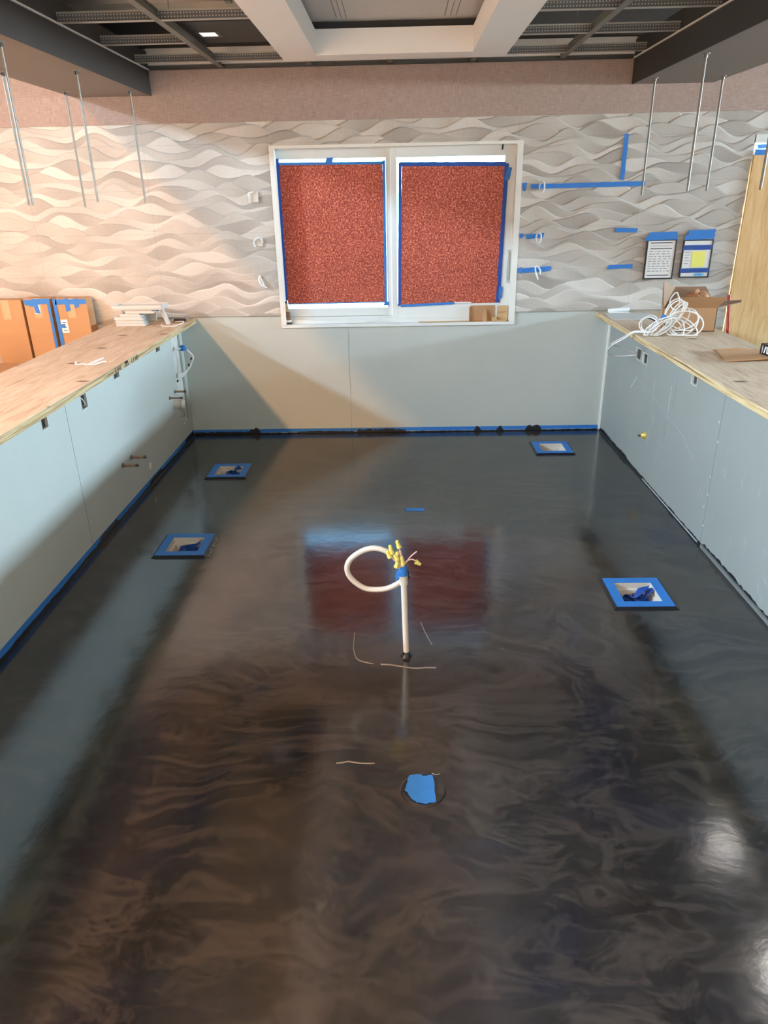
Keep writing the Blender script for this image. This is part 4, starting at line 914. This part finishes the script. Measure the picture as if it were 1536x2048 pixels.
# open carton
t_ = thing('cardboard_box', 'open cardboard box with raised flaps on the right ledge', 'box', (1.93, 4.93, LED1))
FBL, FBR, BR, BL = [(1.715, 4.80), (2.066, 4.80), (2.135, 5.05), (1.79, 5.05)]; z1 = 1.108; ti = .004
def wallp(p, q, zz0, zz1): return [(p[0], p[1], zz0), (q[0], q[1], zz0), (q[0], q[1], zz1), (p[0], p[1], zz1)]
m = MB(); m.slab(wallp(FBL, FBR, z, z1), (0, ti, 0)); m.slab(wallp(BL, BR, z, z1), (0, -ti, 0)); m.slab(wallp(FBR, BR, z, z1), (-ti, 0, 0)); m.slab(wallp(FBL, BL, z, z1), (ti, 0, 0)); m.slab([(*FBL, z), (*FBR, z), (*BR, z), (*BL, z)], (0, 0, .004))
m.build('carton_body', KRAFT, t_)
m = MB(); m.slab([(1.735, 4.80, z1), (2.064, 4.80, z1), (2.088, 4.725, 1.183), (1.765, 4.725, 1.184)], (0, .004, .001)); m.build('front_flap', KRAFT, t_)
m = MB(); m.slab([(*FBR, z1), (*BR, z1), (2.31, 5.02, 1.122), (2.235, 4.86, 1.128)], (0, 0, .004)); m.build('side_flap', KRAFTD, t_)
m = MB(); m.slab([(1.715, 4.80, z1), (1.79, 5.05, z1), (1.866, 5.06, 1.212), (1.695, 4.80, 1.277)], (.004, 0, 0)); m.build('side_flap', KRAFTD, t_)
m = MB(); m.slab([(1.79, 5.05, z1), (2.135, 5.05, z1), (2.083, 5.08, 1.209), (1.868, 5.08, 1.21)], (0, .004, 0)); m.build('back_flap', KRAFTD, t_)
o = MB().blob((1.99, 4.96, 1.115), (.075, .06, .075), .25, 18, 12, seed=21).build('crumpled_paper', CRUMP); tag(o, 'crumpled brown packing paper sticking out of the open cardboard box', 'paper')
# coil of cable
t_ = thing('cable_coil', 'tangled coil of white cable on the right ledge before the open box, its tail drooping', 'cable', (1.70, 4.68, LED1))
tie = Vector((1.695, 4.70, 1.045)); r_ = random.Random(14); m = MB()
def loop(ctr, a_, b_, ang, yo, n_=44):
    P = []
    for k in range(n_):
        u = 2 * PI * k / n_; X, Z = a_ * math.cos(u), b_ * math.sin(u)
        q = max(LED1 + .0075, ctr[1] + X * math.sin(ang) + Z * math.cos(ang)); lim = 4.788 - max(0, q - 1.09) * 1.1
        P.append((ctr[0] + X * math.cos(ang) - Z * math.sin(ang), min(lim, 4.675 + yo + .028 * math.sin(u + yo * 50)), q))
    m.tube(P, .0042, 6, 1, True)
for k, (cx, cz, a_, b_, an) in enumerate(((1.802, 1.035, .108, .080, -.2), (1.79, 1.052, .092, .056, .35), (1.80, 1.012, .10, .052, -.5), (1.758, 1.005, .052, .066, .1), (1.812, 1.045, .088, .072, .7), (1.785, 1.06, .078, .036, .85), (1.795, 1.022, .098, .026, -.35), (1.775, .998, .066, .036, -.75))):
    loop((cx, cz), a_, b_, an, -.045 + .011 * k)
for k in range(8): loop((1.655 + r_.uniform(-.012, .02), 1.012 + r_.uniform(-.012, .02)), .085 + r_.uniform(-.012, .012), .016 + r_.uniform(0, .02), .72 + r_.uniform(-.2, .2), r_.uniform(-.05, .03))
for k in range(4): loop((1.735 + r_.uniform(-.02, .03), 1.11 + r_.uniform(-.01, .01)), .075, .022 + .008 * k, 1.2 + r_.uniform(-.3, .3), r_.uniform(-.03, .03))
loop((1.735, 1.172), .055, .020, 1.75, .0); loop((1.585, 1.03), .050, .046, .3, -.02); loop((1.60, 1.035), .055, .04, .6, .01)
m.build('cable', CABLE, t_)
MB().blob((1.678, 4.665, 1.072), (.018, .016, .016), .25, seed=6).build('tape_tie', TAPE, t_)
m = MB(); m.tube([(1.575, 4.69, 1.075), (1.61, 4.69, 1.06), (1.635, 4.69, 1.048)], .0035, 6); m.tube([(1.685, 4.66, 1.03), (1.70, 4.65, 1.02), (1.715, 4.66, 1.03)], .006, 6); m.build('dark_tie', BLACK, t_)
m = MB(); m.tube([(1.60, 4.66, z + .022), (1.55, 4.69, z + .022), (1.518, 4.73, z + .012), (1.492, 4.76, .940), (1.462, 4.79, .910), (1.435, 4.86, .87), (1.43, 4.94, .82), (1.46, 5.02, .775), (1.54, 5.04, .755), (XR - .004, 5.02, .765)], .0048, 6)
m.tube([(1.60, 4.665, z + .030), (1.55, 4.70, z + .028), (1.515, 4.74, z + .016), (1.475, 4.79, .930), (1.432, 4.88, .875), (1.45, 4.95, .848), (1.53, 5.0, .825), (XR - .004, 5.0, .775)], .003, 6)
o = m.build('cable_tail', CABLE, t_); o['label'] = 'cable tail drooping over the ledge edge into the outlet box'
m = MB(); m.slab([(1.745, 3.862, z + .002), (1.99, 3.875, z + .012), (2.06, 3.90, z + .002), (2.10, 4.13, z + .002), (1.93, 4.155, z + .014), (1.80, 4.165, z + .004)], (0, 0, .005)); m.slab([(1.745, 3.862, z + .006), (1.80, 4.165, z + .008), (1.785, 4.17, z + .022), (1.735, 3.88, z + .0075)], (-.002, 0, .002))
tag(m.build('cardboard_sheet', KRAFT), 'flat creased piece of brown cardboard lying on the right ledge', 'cardboard')
t_ = thing('black_carton', 'small black box with white lettering on the right ledge at the photo edge', 'box', (2.04, 3.92, LED1))
A, B = (1.992, 4.005), (2.005, 3.86); zc = z + .016
m = MB(); m.hexa([(A[0], A[1], zc), (B[0], B[1], zc), (B[0] + .10, B[1] + .01, zc), (A[0] + .10, A[1] + .01, zc), (A[0], A[1], zc + .056), (B[0], B[1], zc + .056), (B[0] + .10, B[1] + .01, zc + .056), (A[0] + .10, A[1] + .01, zc + .056)]); m.build('carton_body', BLACK, t_)
m = MB()
def let(u0, w0, u1, w1, th=.010):
    P = lambda u, w: (A[0] + (B[0] - A[0]) * u - .0006, A[1] + (B[1] - A[1]) * u, zc + w); du = th / .145
    m.slab([P(u0, w0), P(u0 + du, w0), P(u1 + du, w1), P(u1, w1)], (-.0004, 0, 0))
let(.14, .006, .14, .050, .004); let(.26, .010, .32, .046); let(.32, .046, .42, .046, .012); let(.40, .046, .46, .010); let(.54, .010, .54, .046); let(.70, .010, .70, .046); let(.60, .024, .72, .046)
m.build('lettering', LABELW, t_)

for o in list(bpy.data.objects):
    if '_w' in o: del o['_w']
